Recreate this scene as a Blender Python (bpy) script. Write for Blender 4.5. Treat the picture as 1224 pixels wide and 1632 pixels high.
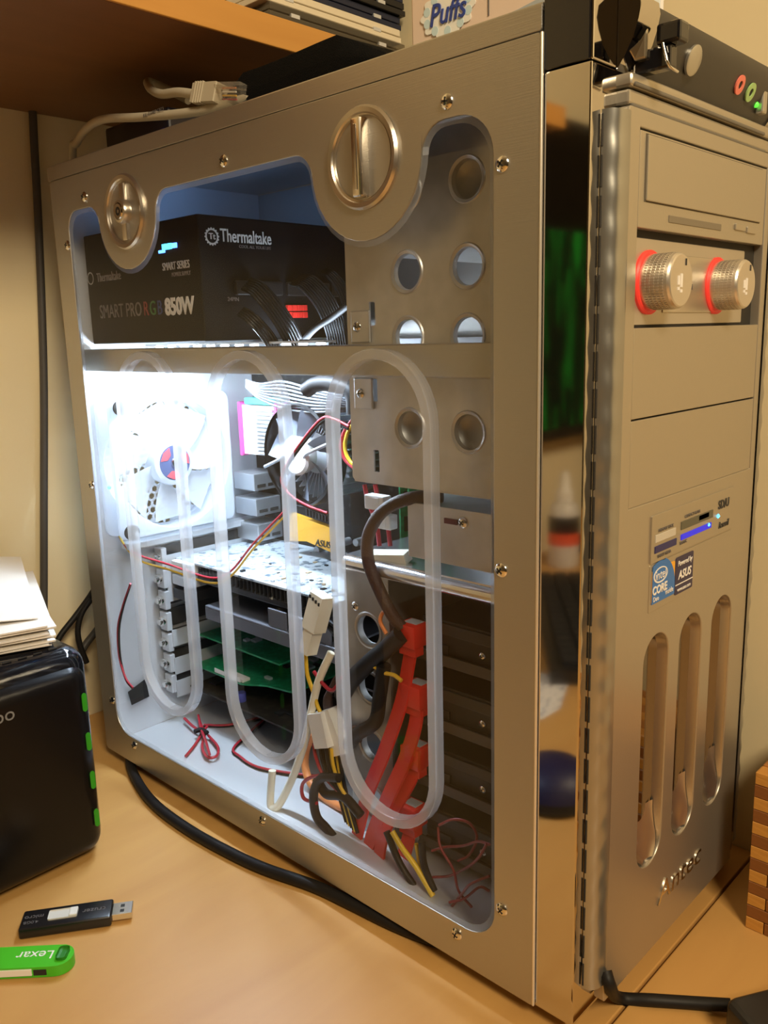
import bpy, bmesh, math, random
from mathutils import Vector, Matrix
random.seed(7)
for _o in list(bpy.data.objects): bpy.data.objects.remove(_o)
SC = bpy.context.scene
COL = SC.collection
PI = math.pi
# ------------------------------------------------------------------ camera
CAM = Vector((-0.33585, -0.22054, 0.35599)); FPX = 1357.84
RT = Vector((0.6876, -0.7256, -0.0276)); DN = Vector((-0.1669, -0.1209, -0.9785)); FW = Vector((0.7067, 0.6774, -0.2043))
cd = bpy.data.cameras.new('camera'); cam = bpy.data.objects.new('camera', cd); COL.objects.link(cam)
cd.sensor_fit = 'HORIZONTAL'; cd.sensor_width = 36.0; cd.lens = FPX * 36.0 / 1224.0; cd.clip_start = 0.01
_m = Matrix((RT, -DN, -FW)).transposed().to_4x4(); _m.translation = CAM
cam.matrix_world = _m
SC.camera = cam
# ------------------------------------------------------------------ world, lights, exposure
SC.view_settings.view_transform = 'Standard'; SC.view_settings.look = 'None'
SC.view_settings.gamma = 1.0; SC.view_settings.use_curve_mapping = False
SC.view_settings.exposure = 0.0
W = bpy.data.worlds.new('world'); SC.world = W; W.use_nodes = True
W.node_tree.nodes['Background'].inputs[0].default_value = (1.0, 0.80, 0.52, 1); W.node_tree.nodes['Background'].inputs[1].default_value = 0.02

def area_light(name, loc, target, sx, sy, power, color):
    l = bpy.data.lights.new(name, 'AREA'); l.shape = 'RECTANGLE'; l.size = sx; l.size_y = sy; l.energy = power; l.color = color
    o = bpy.data.objects.new(name, l); COL.objects.link(o); o.location = loc
    o.rotation_euler = (Vector(target) - Vector(loc)).to_track_quat('-Z', 'Y').to_euler(); return o
WARM = (1.0, 0.81, 0.54)
area_light('floor_lamp_glow', (-0.48, -0.88, 1.10), (-0.05, 0.10, 0.2), 0.34, 0.34, 17.5, WARM)  # light of the unseen low lamp in front of the desk

# ------------------------------------------------------------------ helpers
def at(u, v, ax, val):
    """point where the sight line through a picture point meets the plane ax = val"""
    d = FW + RT * ((u - 612) / FPX) + DN * ((v - 816) / FPX)
    i = 'xyz'.index(ax); return CAM + d * ((val - CAM[i]) / d[i])

MATS = {}
def mat(name, col, rough=0.5, metal=0.0, emit=None, es=0.0, bump=None, var=None, alpha=None, coat=0.0, spec=None, trans=0.0):
    """procedural principled material; bump=(scale xyz, strength), var=(scale xyz, second colour, contrast lo, hi)"""
    if name in MATS: return MATS[name]
    m = bpy.data.materials.new(name); m.use_nodes = True; nt = m.node_tree; b = nt.nodes['Principled BSDF']
    b.inputs['Base Color'].default_value = (*col, 1); b.inputs['Roughness'].default_value = rough; b.inputs['Metallic'].default_value = metal
    if coat: b.inputs['Coat Weight'].default_value = coat; b.inputs['Coat Roughness'].default_value = 0.05
    if spec is not None: b.inputs['Specular IOR Level'].default_value = spec
    if trans: b.inputs['Transmission Weight'].default_value = trans
    if emit: b.inputs['Emission Color'].default_value = (*emit, 1); b.inputs['Emission Strength'].default_value = es
    if alpha is not None: b.inputs['Alpha'].default_value = alpha
    if bump or var:
        tc = nt.nodes.new('ShaderNodeTexCoord')
        def noise(sc, det=4):
            mp = nt.nodes.new('ShaderNodeMapping'); mp.inputs['Scale'].default_value = sc; nt.links.new(tc.outputs['Object'], mp.inputs[0])
            n = nt.nodes.new('ShaderNodeTexNoise'); n.inputs['Scale'].default_value = 1.0; n.inputs['Detail'].default_value = det
            nt.links.new(mp.outputs[0], n.inputs['Vector']); return n
        if bump:
            n = noise(bump[0]); bp = nt.nodes.new('ShaderNodeBump'); bp.inputs['Strength'].default_value = bump[1]; bp.inputs['Distance'].default_value = 0.001
            nt.links.new(n.outputs[0], bp.inputs['Height']); nt.links.new(bp.outputs[0], b.inputs['Normal'])
        if var:
            n = noise(var[0]); r = nt.nodes.new('ShaderNodeValToRGB'); r.color_ramp.elements[0].position = var[2]; r.color_ramp.elements[1].position = var[3]
            r.color_ramp.elements[0].color = (*col, 1); r.color_ramp.elements[1].color = (*var[1], 1)
            nt.links.new(n.outputs[0], r.inputs[0]); nt.links.new(r.outputs[0], b.inputs['Base Color'])
    MATS[name] = m; return m

def clear_mat(name, tint, gloss, frost=0.0, fcol=(1, 1, 1)):
    """thin clear plastic: see-through with a fresnel reflection, optionally frosted"""
    m = bpy.data.materials.new(name); m.use_nodes = True; nt = m.node_tree; nt.nodes.clear()
    out = nt.nodes.new('ShaderNodeOutputMaterial'); t = nt.nodes.new('ShaderNodeBsdfTransparent'); t.inputs[0].default_value = (*tint, 1)
    g = nt.nodes.new('ShaderNodeBsdfGlossy'); g.inputs['Roughness'].default_value = gloss
    fr = nt.nodes.new('ShaderNodeFresnel'); fr.inputs[0].default_value = 1.45
    mx = nt.nodes.new('ShaderNodeMixShader'); ge = nt.nodes.new('ShaderNodeNewGeometry')
    sb = nt.nodes.new('ShaderNodeMath'); sb.operation = 'SUBTRACT'; sb.inputs[0].default_value = 1.0; nt.links.new(ge.outputs['Backfacing'], sb.inputs[1])
    ml = nt.nodes.new('ShaderNodeMath'); ml.operation = 'MULTIPLY'; nt.links.new(fr.outputs[0], ml.inputs[0]); nt.links.new(sb.outputs[0], ml.inputs[1]); nt.links.new(ml.outputs[0], mx.inputs[0])
    if frost:
        d = nt.nodes.new('ShaderNodeBsdfDiffuse'); d.inputs[0].default_value = (*fcol, 1)
        tl = nt.nodes.new('ShaderNodeBsdfTranslucent'); tl.inputs[0].default_value = (*fcol, 1)
        a = nt.nodes.new('ShaderNodeMixShader'); a.inputs[0].default_value = 0.6; nt.links.new(d.outputs[0], a.inputs[1]); nt.links.new(tl.outputs[0], a.inputs[2])
        b = nt.nodes.new('ShaderNodeMixShader'); b.inputs[0].default_value = frost; nt.links.new(t.outputs[0], b.inputs[1]); nt.links.new(a.outputs[0], b.inputs[2])
        nt.links.new(b.outputs[0], mx.inputs[1])
    else: nt.links.new(t.outputs[0], mx.inputs[1])
    nt.links.new(g.outputs[0], mx.inputs[2]); nt.links.new(mx.outputs[0], out.inputs[0]); MATS[name] = m; return m

def tag(o, label=None, cat=None, group=None, kind=None):
    if label: o['label'] = label
    if cat: o['category'] = cat
    if group: o['group'] = group
    if kind: o['kind'] = kind
    return o
def empty(name, loc, label, cat, group=None):
    o = bpy.data.objects.new(name, None); COL.objects.link(o); o.location = loc; o.empty_display_size = 0.01
    return tag(o, label, cat, group)
def wpos(o):
    v = Vector((0, 0, 0))
    while o: v = v + o.location; o = o.parent
    return v
def link_mesh(name, me, parent=None, origin=None):
    """link a mesh given in world coordinates; its origin goes to its own centre of base"""
    if origin is None:
        xs = [v.co for v in me.vertices]
        lo = Vector([min(c[i] for c in xs) for i in range(3)]); hi = Vector([max(c[i] for c in xs) for i in range(3)])
        origin = Vector(((lo.x + hi.x) / 2, (lo.y + hi.y) / 2, lo.z))
    me.transform(Matrix.Translation(-Vector(origin)))
    o = bpy.data.objects.new(name, me); COL.objects.link(o)
    o.location = Vector(origin) - (wpos(parent) if parent else Vector((0, 0, 0))); o.parent = parent
    return o
def smooth(me, ang=0.6):
    for p in me.polygons: p.use_smooth = True
    me.set_sharp_from_angle(angle=ang)

def catmull(pts, n=6):
    pts = [Vector(p) for p in pts]
    if len(pts) < 3: return pts
    P = [pts[0] * 2 - pts[1]] + pts + [pts[-1] * 2 - pts[-2]]; out = []
    for i in range(1, len(P) - 2):
        a, b, c, d = P[i - 1], P[i], P[i + 1], P[i + 2]
        for k in range(n):
            t = k / n; out.append(0.5 * ((2 * b) + (c - a) * t + (2 * a - 5 * b + 4 * c - d) * t * t + (3 * b - a - 3 * c + d) * t ** 3))
    out.append(pts[-1]); return out

class MB:
    """collects shapes into one mesh"""
    def __init__(s): s.bm = bmesh.new(); s.mats = []; s.mi = 0; s.curvy = 0.3
    def use(s, m):
        if m not in s.mats: s.mats.append(m)
        s.mi = s.mats.index(m); return s
    def _mark(s, faces):
        for f in faces: f.material_index = s.mi
    def box(s, x0, x1, y0, y1, z0, z1, bev=0.0, seg=2):
        r = bmesh.ops.create_cube(s.bm, size=1.0); vs = r['verts']
        for v in vs: v.co = Vector((x0 + (v.co.x + .5) * (x1 - x0), y0 + (v.co.y + .5) * (y1 - y0), z0 + (v.co.z + .5) * (z1 - z0)))
        fs = set(f for v in vs for f in v.link_faces); s._mark(fs)
        if bev:
            es = list(set(e for v in vs for e in v.link_edges))
            r = bmesh.ops.bevel(s.bm, geom=es, offset=bev, segments=seg, profile=0.5, affect='EDGES'); s._mark(r['faces'])
        return s
    def rings(s, rs, cap0=True, cap1=True, closed=True):
        """skin a list of point loops"""
        L = [[s.bm.verts.new(p) for p in r] for r in rs]; n = len(L[0]); fs = []; s.curvy = max(s.curvy, 0.62)
        for a, b in zip(L[:-1], L[1:]):
            for i in range(n if closed else n - 1):
                fs.append(s.bm.faces.new((a[i], a[(i + 1) % n], b[(i + 1) % n], b[i])))
        if cap0: fs.append(s.bm.faces.new(L[0][::-1]))
        if cap1: fs.append(s.bm.faces.new(L[-1]))
        s._mark(fs); return s
    def lathe(s, prof, o, ax, n=28, cap0=True, cap1=True):
        """profile [(radius, distance along ax)]"""
        o = Vector(o); ax = Vector(ax).normalized(); a = ax.orthogonal().normalized(); b = ax.cross(a); rs = []
        for r, h in prof: rs.append([o + ax * h + (a * math.cos(2 * PI * i / n) + b * math.sin(2 * PI * i / n)) * max(r, 1e-5) for i in range(n)])
        return s.rings(rs, cap0, cap1)
    def cyl(s, p0, p1, r, r1=None, n=16):
        p0 = Vector(p0); p1 = Vector(p1); return s.lathe([(r, 0), (r if r1 is None else r1, (p1 - p0).length)], p0, p1 - p0, n)
    def tube(s, pts, r, n=8, sub=5, raw=False):
        s.curvy = 1.2; q = pts if raw else catmull(pts, sub); q = [Vector(p) for p in q]; rs = []; up = None
        for i, p in enumerate(q):
            t = (q[min(i + 1, len(q) - 1)] - q[max(i - 1, 0)]).normalized()
            if up is None: up = t.orthogonal().normalized()
            up = (up - t * up.dot(t)).normalized(); b = t.cross(up)
            rs.append([p + (up * math.cos(2 * PI * k / n) + b * math.sin(2 * PI * k / n)) * r for k in range(n)])
        return s.rings(rs)
    def ribbon(s, pts, w, wd, t, sub=6):
        q = catmull(pts, sub); wd = Vector(wd); rs = []
        for i, p in enumerate(q):
            d = (q[min(i + 1, len(q) - 1)] - q[max(i - 1, 0)]).normalized(); a = (wd - d * wd.dot(d)).normalized(); b = d.cross(a)
            rs.append([p + a * (sx * w / 2) + b * (sy * t / 2) for sx, sy in ((-1, -1), (1, -1), (1, 1), (-1, 1))])
        return s.rings(rs)
    def prism(s, pts, d):
        """closed 3D polygon pushed along d"""
        pts = [Vector(p) for p in pts]; d = Vector(d); return s.rings([pts, [p + d for p in pts]])
    def done(s, name, m=None, parent=None, sm=True, origin=None, ang=None):
        bmesh.ops.recalc_face_normals(s.bm, faces=s.bm.faces[:])
        me = bpy.data.meshes.new(name); s.bm.to_mesh(me); s.bm.free()
        for x in ([m] if m else s.mats): me.materials.append(x)
        if sm: smooth(me, ang or s.curvy)
        return link_mesh(name, me, parent, origin)

# frames: 'S' faces -x (a = -y, b = z), 'F' faces -y (a = x, b = z), 'T' faces +z (a = x, b = y)
def frame(kind, val):
    c = {'S': ((0, -1, 0), (0, 0, 1), (-1, 0, 0)), 'F': ((1, 0, 0), (0, 0, 1), (0, -1, 0)), 'T': ((1, 0, 0), (0, 1, 0), (0, 0, 1))}[kind]
    m = Matrix([Vector(x) for x in c]).transposed().to_4x4(); i = {'S': 0, 'F': 1, 'T': 2}[kind]; m.translation = Vector([val if k == i else 0 for k in range(3)]); return m
def plate(name, outlines, t, kind, val, m, parent=None, bev=0.0, sm=True, origin=None):
    """flat sheet with holes: outlines in the face's (y,z), (x,z) or (x,y); front face at val, thickness t going back"""
    cu = bpy.data.curves.new(name, 'CURVE'); cu.dimensions = '2D'; cu.fill_mode = 'BOTH'; cu.extrude = t / 2 - bev; cu.bevel_depth = bev; cu.bevel_resolution = 1
    cu.offset = -bev
    for ol in outlines:
        sp = cu.splines.new('POLY'); sp.points.add(len(ol) - 1); sp.use_cyclic_u = True
        for p, q in zip(sp.points, ol): p.co = ((-q[0] if kind == 'S' else q[0]), q[1], 0, 1)
    ob = bpy.data.objects.new(name, cu); me = bpy.data.meshes.new_from_object(ob); bpy.data.objects.remove(ob); bpy.data.curves.remove(cu)
    M = frame(kind, val); M = M @ Matrix.Translation((0, 0, -t / 2)); me.transform(M); me.materials.clear(); me.materials.append(m)
    if sm: smooth(me, 0.3)
    return link_mesh(name, me, parent, origin)
def text(name, body, size, kind, val, a, b, m, parent, align='CENTER', t=0.0003, sx=1.0, bold=0.0, shear=0.0, sp=1.0, mtx=None):
    cu = bpy.data.curves.new(name, 'FONT'); cu.body = body; cu.size = size; cu.align_x = align; cu.align_y = 'CENTER'; cu.extrude = t; cu.offset = bold; cu.shear = shear
    cu.space_character = sp; cu.resolution_u = 3
    ob = bpy.data.objects.new(name, cu); me = bpy.data.meshes.new_from_object(ob); bpy.data.objects.remove(ob); bpy.data.curves.remove(cu)
    M = mtx if mtx is not None else frame(kind, val) @ Matrix.Translation((-a if kind == 'S' else a, b, 0))
    me.transform(M @ Matrix.Diagonal((sx, 1, 1, 1))); me.materials.clear(); me.materials.append(m)
    return link_mesh(name, me, parent)
def circ(cy, cz, r, n=28): return [(cy + r * math.cos(2 * PI * i / n), cz + r * math.sin(2 * PI * i / n)) for i in range(n)]
def rrect(y0, y1, z0, z1, r, n=6):
    o = []
    for cx, cz, a0 in ((y1 - r, z1 - r, 0), (y0 + r, z1 - r, 90), (y0 + r, z0 + r, 180), (y1 - r, z0 + r, 270)):
        for k in range(n + 1): a = math.radians(a0 + 90 * k / n); o.append((cx + r * math.cos(a), cz + r * math.sin(a)))
    return o
def arc(cx, cz, r, a0, a1, n=10): return [(cx + r * math.cos(math.radians(a0 + (a1 - a0) * k / n)), cz + r * math.sin(math.radians(a0 + (a1 - a0) * k / n))) for k in range(n + 1)]

# ------------------------------------------------------------------ materials
ALU = mat('brushed_aluminium', (0.50, 0.485, 0.45), 0.38, 0.88, bump=((30, 30, 2500), 0.10))
ALUF = mat('front_satin_silver', (0.54, 0.50, 0.42), 0.36, 0.8, bump=((900, 900, 900), 0.05))
STEEL = mat('zinc_steel', (0.60, 0.59, 0.57), 0.42, 0.8, var=((60, 60, 60), (0.50, 0.49, 0.47), 0.3, 0.7))
STEELIN = mat('inner_steel', (0.66, 0.68, 0.70), 0.5, 0.45)
CHROME = mat('chrome', (0.64, 0.61, 0.57), 0.05, 1.0)
NICKEL = mat('screw_nickel', (0.82, 0.81, 0.78), 0.16, 1.0)
DARKCUT = mat('dark_recess', (0.02, 0.018, 0.015), 0.7)
BLACKP = mat('black_plastic', (0.015, 0.014, 0.014), 0.35)
BLACKG = mat('black_gloss', (0.008, 0.008, 0.010), 0.06, 0.0, coat=0.6)
BLACKM = mat('black_matte', (0.012, 0.012, 0.012), 0.8)
GREYP = mat('grey_plastic', (0.35, 0.35, 0.36), 0.45)
WHITEP = mat('white_plastic', (0.85, 0.84, 0.80), 0.4)
CREAM = mat('cream_plastic', (0.82, 0.76, 0.60), 0.45)
REDC = mat('red_sata_plastic', (0.72, 0.03, 0.02), 0.35)
REDW = mat('red_wire', (0.42, 0.02, 0.035), 0.4)
YELW = mat('yellow_wire', (0.80, 0.50, 0.03), 0.4)
ORGW = mat('orange_wire', (0.85, 0.28, 0.08), 0.45)
BLKW = mat('black_wire', (0.010, 0.009, 0.009), 0.55, spec=.3)
BRNW = mat('sleeved_brown', (0.07, 0.035, 0.025), 0.55, bump=((700, 700, 700), 0.5))
PCBK = mat('board_black', (0.012, 0.012, 0.012), 0.6, var=((160, 160, 160), (0.06, 0.06, 0.06), 0.6, 0.75), spec=.2)
PCBG = mat('board_green', (0.01, 0.22, 0.08), 0.35, var=((220, 220, 220), (0.02, 0.38, 0.16), 0.45, 0.7))
PCBW = mat('graphics_board_pale', (0.50, 0.56, 0.60), 0.4, var=((130, 130, 130), (0.12, 0.16, 0.20), 0.55, 0.62))
PRINTW = mat('print_white', (0.85, 0.83, 0.80), 0.5)
PRINTG = mat('print_grey', (0.13, 0.12, 0.12), 0.5)
PRINTD = mat('print_dark', (0.03, 0.03, 0.03), 0.5)
PSUK = mat('psu_black', (0.006, 0.006, 0.007), 0.7, spec=.15)
ACR = clear_mat('clear_acrylic', (0.93, 0.94, 0.96), 0.02)
FROST = clear_mat('engraved_acrylic', (0.95, 0.96, 0.98), 0.25, 0.30, (0.85, 0.86, 0.88))
EDGE = clear_mat('acrylic_edge', (0.95, 0.97, 1.0), 0.08, 0.30, (0.85, 0.9, 0.98))
FANW = clear_mat('fan_translucent_white', (0.9, 0.95, 1.0), 0.2, 0.75, (0.9, 0.93, 0.97))
LEDW = mat('led_white', (1, 1, 1), 0.4, emit=(0.86, 0.93, 1.0), es=14.0)
LEDB = mat('led_blue', (0.05, 0.1, 0.9), 0.4, emit=(0.06, 0.22, 1.0), es=7.0)
LEDC = mat('led_cyan', (0.05, 0.5, 0.9), 0.4, emit=(0.06, 0.55, 1.0), es=5.0)
LEDG = mat('led_green', (0.05, 0.5, 0.05), 0.4, emit=(0.12, 0.75, 0.05), es=1.2)
LEDN = mat('nas_green', (0.02, 0.25, 0.01), 0.4, emit=(0.04, 0.30, 0.005), es=0.10)
SCREWM = [NICKEL, DARKCUT]

# ------------------------------------------------------------------ room
ZD = -0.010     # desk top
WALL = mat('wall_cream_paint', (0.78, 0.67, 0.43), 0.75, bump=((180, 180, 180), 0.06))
CEIL = mat('ceiling_paint', (0.70, 0.64, 0.52), 0.8)
def wood_mat(name, c1, c2, sc, rough, coat=0.0):
    m = bpy.data.materials.new(name); m.use_nodes = True; nt = m.node_tree; b = nt.nodes['Principled BSDF']; b.inputs['Roughness'].default_value = rough
    b.inputs['Coat Weight'].default_value = coat; b.inputs['Coat Roughness'].default_value = 0.2
    tc = nt.nodes.new('ShaderNodeTexCoord'); mp = nt.nodes.new('ShaderNodeMapping'); mp.inputs['Scale'].default_value = sc; nt.links.new(tc.outputs['Object'], mp.inputs[0])
    n = nt.nodes.new('ShaderNodeTexNoise'); n.inputs['Scale'].default_value = 1; n.inputs['Detail'].default_value = 6; n.inputs['Distortion'].default_value = 0.8; nt.links.new(mp.outputs[0], n.inputs['Vector'])
    r = nt.nodes.new('ShaderNodeValToRGB'); r.color_ramp.elements[0].color = (*c1, 1); r.color_ramp.elements[1].color = (*c2, 1); r.color_ramp.elements[0].position = 0.3; r.color_ramp.elements[1].position = 0.75
    nt.links.new(n.outputs[0], r.inputs[0]); nt.links.new(r.outputs[0], b.inputs['Base Color']); MATS[name] = m; return m
MAPLE = wood_mat('maple_desk', (0.60, 0.345, 0.11), (0.52, 0.28, 0.085), (4, 22, 4), 0.42)
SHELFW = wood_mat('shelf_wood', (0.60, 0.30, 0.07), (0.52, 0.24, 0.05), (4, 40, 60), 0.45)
XW, YW = 0.231, 0.55
def structure(name, mb, m, label=None): return tag(mb.done(name, m, sm=False), kind='structure')
structure('wall_right', MB().box(XW, XW + .05, -2.6, YW + .05, -.76, 1.7), WALL)
structure('wall_back', MB().box(-2.4, XW, YW, YW + .05, -.76, 1.7), WALL)
structure('wall_left', MB().box(-2.45, -2.4, -2.6, YW + .05, -.76, 1.7), mat('wall_dark_for_reflection', (0.30, 0.25, 0.17), 0.8))  # unseen walls coloured darker so the metal reflects a dim room
structure('wall_front', MB().box(-2.4, XW, -2.65, -2.6, -.76, 1.7), mat('wall_dark_for_reflection', (0.30, 0.25, 0.17), 0.8))
structure('ceiling', MB().box(-2.45, XW + .05, -2.65, YW + .05, 1.7, 1.75), CEIL)
structure('floor', MB().box(-2.45, XW + .05, -2.65, YW + .05, -.80, -.76), mat('carpet_brown', (0.10, 0.065, 0.04), 0.95, bump=((300, 300, 300), 0.5)))
lamp = empty('floor_lamp', (-0.48, -.94, -.76), 'floor lamp with a square white head in front of the desk', 'lamp')
MB().lathe([(.14, 0), (.14, .012), (.02, .03)], (-.48, -.94, -.76), (0, 0, 1), 32).done('base', STEEL, lamp)
MB().cyl((-.48, -.94, -.74), (-.48, -.94, 1.20), .010).done('pole', STEEL, lamp)
hd = MB().box(-.19, .19, -.19, .19, .012, .05, .008).done('head', WHITEP, lamp, origin=(0, 0, 0)); hd.location = Vector((-.48, -.88, 1.10)) - lamp.location
hd.rotation_euler = (Vector((-.05, .10, .2)) - Vector((-.48, -.88, 1.10))).to_track_quat('-Z', 'Y').to_euler()

desk = empty('desk', (-.5, 0.2, ZD - .03), 'light maple desk with a dark seam between its two boards', 'desk')
MB().box(-1.35, XW - .001, -.0308, YW - .001, ZD - .03, ZD, .0008).done('desk_board', MAPLE, desk)
MB().box(-1.35, XW - .001, -.62, -.0326, ZD - .03, ZD, .0008).done('desk_board', MAPLE, desk)
MB().box(-1.33, XW - .01, -.60, YW - .02, ZD - .05, ZD - .031).done('underframe', DARKCUT, desk)
for lx in (-1.3, .17):
    for ly in (-.57, .49): MB().box(lx - .025, lx + .025, ly - .025, ly + .025, -.76, ZD - .05, .003).done('leg', MAPLE, desk)
SHZ = at(30, 177, 'y', YW).z; SHY = at(487, 88, 'z', SHZ).y
sh = empty('wall_shelf', (-.1, YW, SHZ), 'orange brown wooden shelf board overhanging the computer', 'shelf')
MB().box(-.46, XW - .002, SHY + .0025, YW - .001, SHZ, SHZ + .020).done('board', wood_mat('shelf_wood_shaded', (.20, .083, .024), (.16, .065, .018), (4, 40, 60), .5), sh, sm=False)  # board wood darkened to paint in the shade under the shelf
MB().box(-.46, XW - .002, SHY, SHY + .0025, SHZ, SHZ + .020, .0006).done('lit_front_edge', SHELFW, sh)  # front edge of the same shelf, coloured lighter as if directly lit

# ------------------------------------------------------------------ computer case
HT, DP, WD, CY = 0.4916, 0.4557, 0.208, -0.0237
case = empty('computer_case', (WD / 2, DP / 2, ZD), 'silver tower computer case with clear side window and chrome front edge', 'computer case')
# side panel outline with scalloped window
KB, KS = (0.1077, 0.4452), (0.344, 0.4453)
def window_outline(d=0.0):
    """seen as (y, z); d > 0 shrinks the opening"""
    r = .020 - d * .5; y0, y1, z0, z1 = .0250 + d, .4290 - d, .0245 + d, .4545 - d; o = []
    o += arc(y0 + r, z0 + r, r, 270, 180, 8)
    o += arc(y0 + r, z1 - r, r, 180, 90, 8)
    R = .0400 + d; c = KB; f = .014 - d
    def dip(c, R):
        q = []
        ya, yb = c[0] - R, c[0] + R
        q += arc(ya - f, z1 - f, f, 90, 0, 6)
        q += arc(c[0], c[1] - .001, R, 180, 360, 18)
        q += arc(yb + f, z1 - f, f, 180, 90, 6)
        return q
    o += dip(KB, R); o += dip(KS, R - .002)
    o += arc(y1 - .014, z1 - .014, .014, 90, 0, 6)
    o += arc(y1 - r, z0 + r, r, 0, -90, 8)
    return o
ZT = .4795
side = plate('side_panel', [rrect(0, DP - .004, .0, ZT, .0015, 2), window_outline()], .0016, 'S', -.0016, ALU, case, .0004)
plate('top_strip', [rrect(0.0, DP, ZT + .0006, HT - .001, .001, 2)], .0012, 'S', -.0012, ALU, case, .0003)
MB().box(0, .0012, DP - .0042, DP, .0, ZT).done('rear_strip', ALU, case)
wo, wi = window_outline(.0002), window_outline(.0030)
e = MB(); e.rings([[Vector((-.0012, a, b)) for a, b in wo], [Vector((.0001, a, b)) for a, b in wi]], False, False)
e.done('window_bevel', EDGE, side)
def stad(yc, r, zlo, zhi): return arc(yc, zhi - r, r, 0, 180, 18) + arc(yc, zlo + r, r, 180, 360, 18)
RIBS = ((.341, .0400), (.2227, .0405), (.1050, .0402)); RW = .0058
plate('window_pane', [window_outline(-.006)] + [stad(y, w - .001, .0665, .3476) for y, w in RIBS], .0022, 'S', 0.0002, ACR, side)
for yc, w in RIBS:
    plate('window_rib', [stad(yc, w, .0655, .3486), stad(yc, w - RW, .0655 + RW, .3486 - RW)], .0075, 'S', -.0020, FROST, side, .0006)
    plate('recessed_pane', [stad(yc, w - RW + .0005, .0655 + RW - .0005, .3486 - RW + .0005)], .0016, 'S', .0046, ACR, side)
def pan_screw(name, p, ax, r, parent, h=.42):
    m = MB().use(NICKEL); m.lathe([(r, 0), (r * 1.0, r * .12), (r * .9, r * h * .6), (r * .62, r * h), (r * .25, r * (h + .12)), (0.00001, r * (h + .13))], p, ax, 18)
    m.use(DARKCUT); ax = Vector(ax); a = ax.orthogonal().normalized(); b = ax.cross(a); c = Vector(p) + ax * r * (h + .05); an = random.random()
    for d1 in (a * math.cos(an) + b * math.sin(an), -a * math.sin(an) + b * math.cos(an)):
        d2 = ax.cross(d1); q = [c + d1 * (s1 * r * .5) + d2 * (s2 * r * .11) for s1, s2 in ((-1, -1), (1, -1), (1, 1), (-1, 1))]; m.prism(q, ax * r * .10)
    return m.done(name, None, parent)
for y, z in ((.3995, .4622), (.2263, .4616), (.0515, .4617), (.0198, .4296), (.4325, .4305), (.432, .2409), (.4335, .051), (.4024, .0187), (.2291, .0175), (.0513, .0177), (.0197, .0493), (.0203, .2396)):
    pan_screw('panel_screw', (-.0016, y, z), (-1, 0, 0), .0037, side)
SATIN = mat('satin_knob', (0.62, 0.57, 0.50), 0.28, 0.95)
for (y, z), key in ((KB, False), (KS, True)):
    k = bpy.data.objects.new('latch_knob', None); COL.objects.link(k); k.parent = case; k.location = Vector((0, y, z)) - wpos(case)
    k['label'] = 'round satin key latch with lock barrel' if key else 'round satin turn latch with raised bar grip'
    o = (-.0016, y, z); R = .0255
    MB().lathe([(R, 0), (R, .0012), (R - .0012, .0026), (R - .0035, .0022), (R - .0042, .0012), (R - .0050, .0010)], o, (-1, 0, 0), 48, False, False).done('ring', SATIN, k)
    MB().lathe([(R - .0048, .0014), (R - .0055, -.002), (R - .012, -.0055), (.00001, -.0062)], o, (-1, 0, 0), 48, False, True).done('dish', SATIN, k)
    if not key:
        MB().box(-.0072, .004, y - .0038, y + .0038, z - .0195, z + .0195, .0016, 3).done('grip_bar', mat('grip_bar_metal', (.72, .67, .60), .2, 1.0), k)
        MB().box(-.0076, -.0068, y - .0010, y + .0010, z - .016, z + .016, .0003).done('grip_line', NICKEL, k)
    else:
        MB().box(-.0040, .004, y - .0034, y + .0034, z - .0195, z + .0195, .0014, 3).done('grip_bar', SATIN, k)
        m = MB().use(SATIN); m.lathe([(.0085, -.004), (.0085, .0035), (.0075, .0052), (.0058, .0056)], o, (-1, 0, 0), 32, False, False); m.done('lock_collar', None, k)
        m = MB().use(CHROME); m.lathe([(.0058, .0050), (.0050, .0062), (.0030, .0060), (.0029, .0050)], o, (-1, 0, 0), 28, False, False)
        m.use(DARKCUT); m.lathe([(.0030, .0052), (.00001, .0050)], o, (-1, 0, 0), 20, False, True); m.use(CHROME).cyl((-.0068, y, z), (-.0074, y, z), .0012); m.done('keyhole', None, k)
# shell
MB().box(.0002, .0016, .001, DP - .002, ZT - .004, ZT + .004).box(.0002, .0016, DP - .007, DP - .002, .003, ZT - .005).done('seam_light_stop', ALU, case, sm=False)  # strips added behind the seams to stop interior light leaking out
MB().box(.0001, WD, .0, DP, HT - .0025, HT, .0006).done('top_plate', ALU, case)
MB().box(.0001, WD, .0, DP - .002, .0, .0025).done('bottom_plate', STEELIN, case)
MB().box(WD - .0015, WD, .0, DP, .0, HT - .003).done('right_side_plate', ALU, case)
MB().box(.186, .1875, .148, DP - .004, .0028, .352).done('board_tray', STEELIN, case)
MB().box(.0018, WD - .002, .0, .0014, .0028, HT - .003).done('front_bulkhead', STEEL, case)
# rear plate with fan grille, slots and supply opening
FC = (.0765, .2500)
holes = []
hx = .0072
for j in range(-9, 10):
    for i in range(-9, 10):
        x = FC[0] + (i + (.5 if j % 2 else 0)) * hx; z = FC[1] + j * hx * .866
        d = math.hypot(x - FC[0], z - FC[1])
        if d < .0565 and d > .014: holes.append([(x + .0029 * math.cos(PI / 6 + k * PI / 3), z + .0029 * math.sin(PI / 6 + k * PI / 3)) for k in range(6)])
plate('rear_plate', [[(.0014, .0026), (WD - .0016, .0026), (WD - .0016, HT - .0026), (.0014, HT - .0026)]] + holes, .0012, 'F', DP - .0018, STEELIN, case)
MB().box(.010, .0125, .0205, DP - .004, .3328, .3505, .0008).box(.0125, .022, .0205, DP - .004, .3490, .3505).done('cross_bar', ALU, case)
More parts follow.
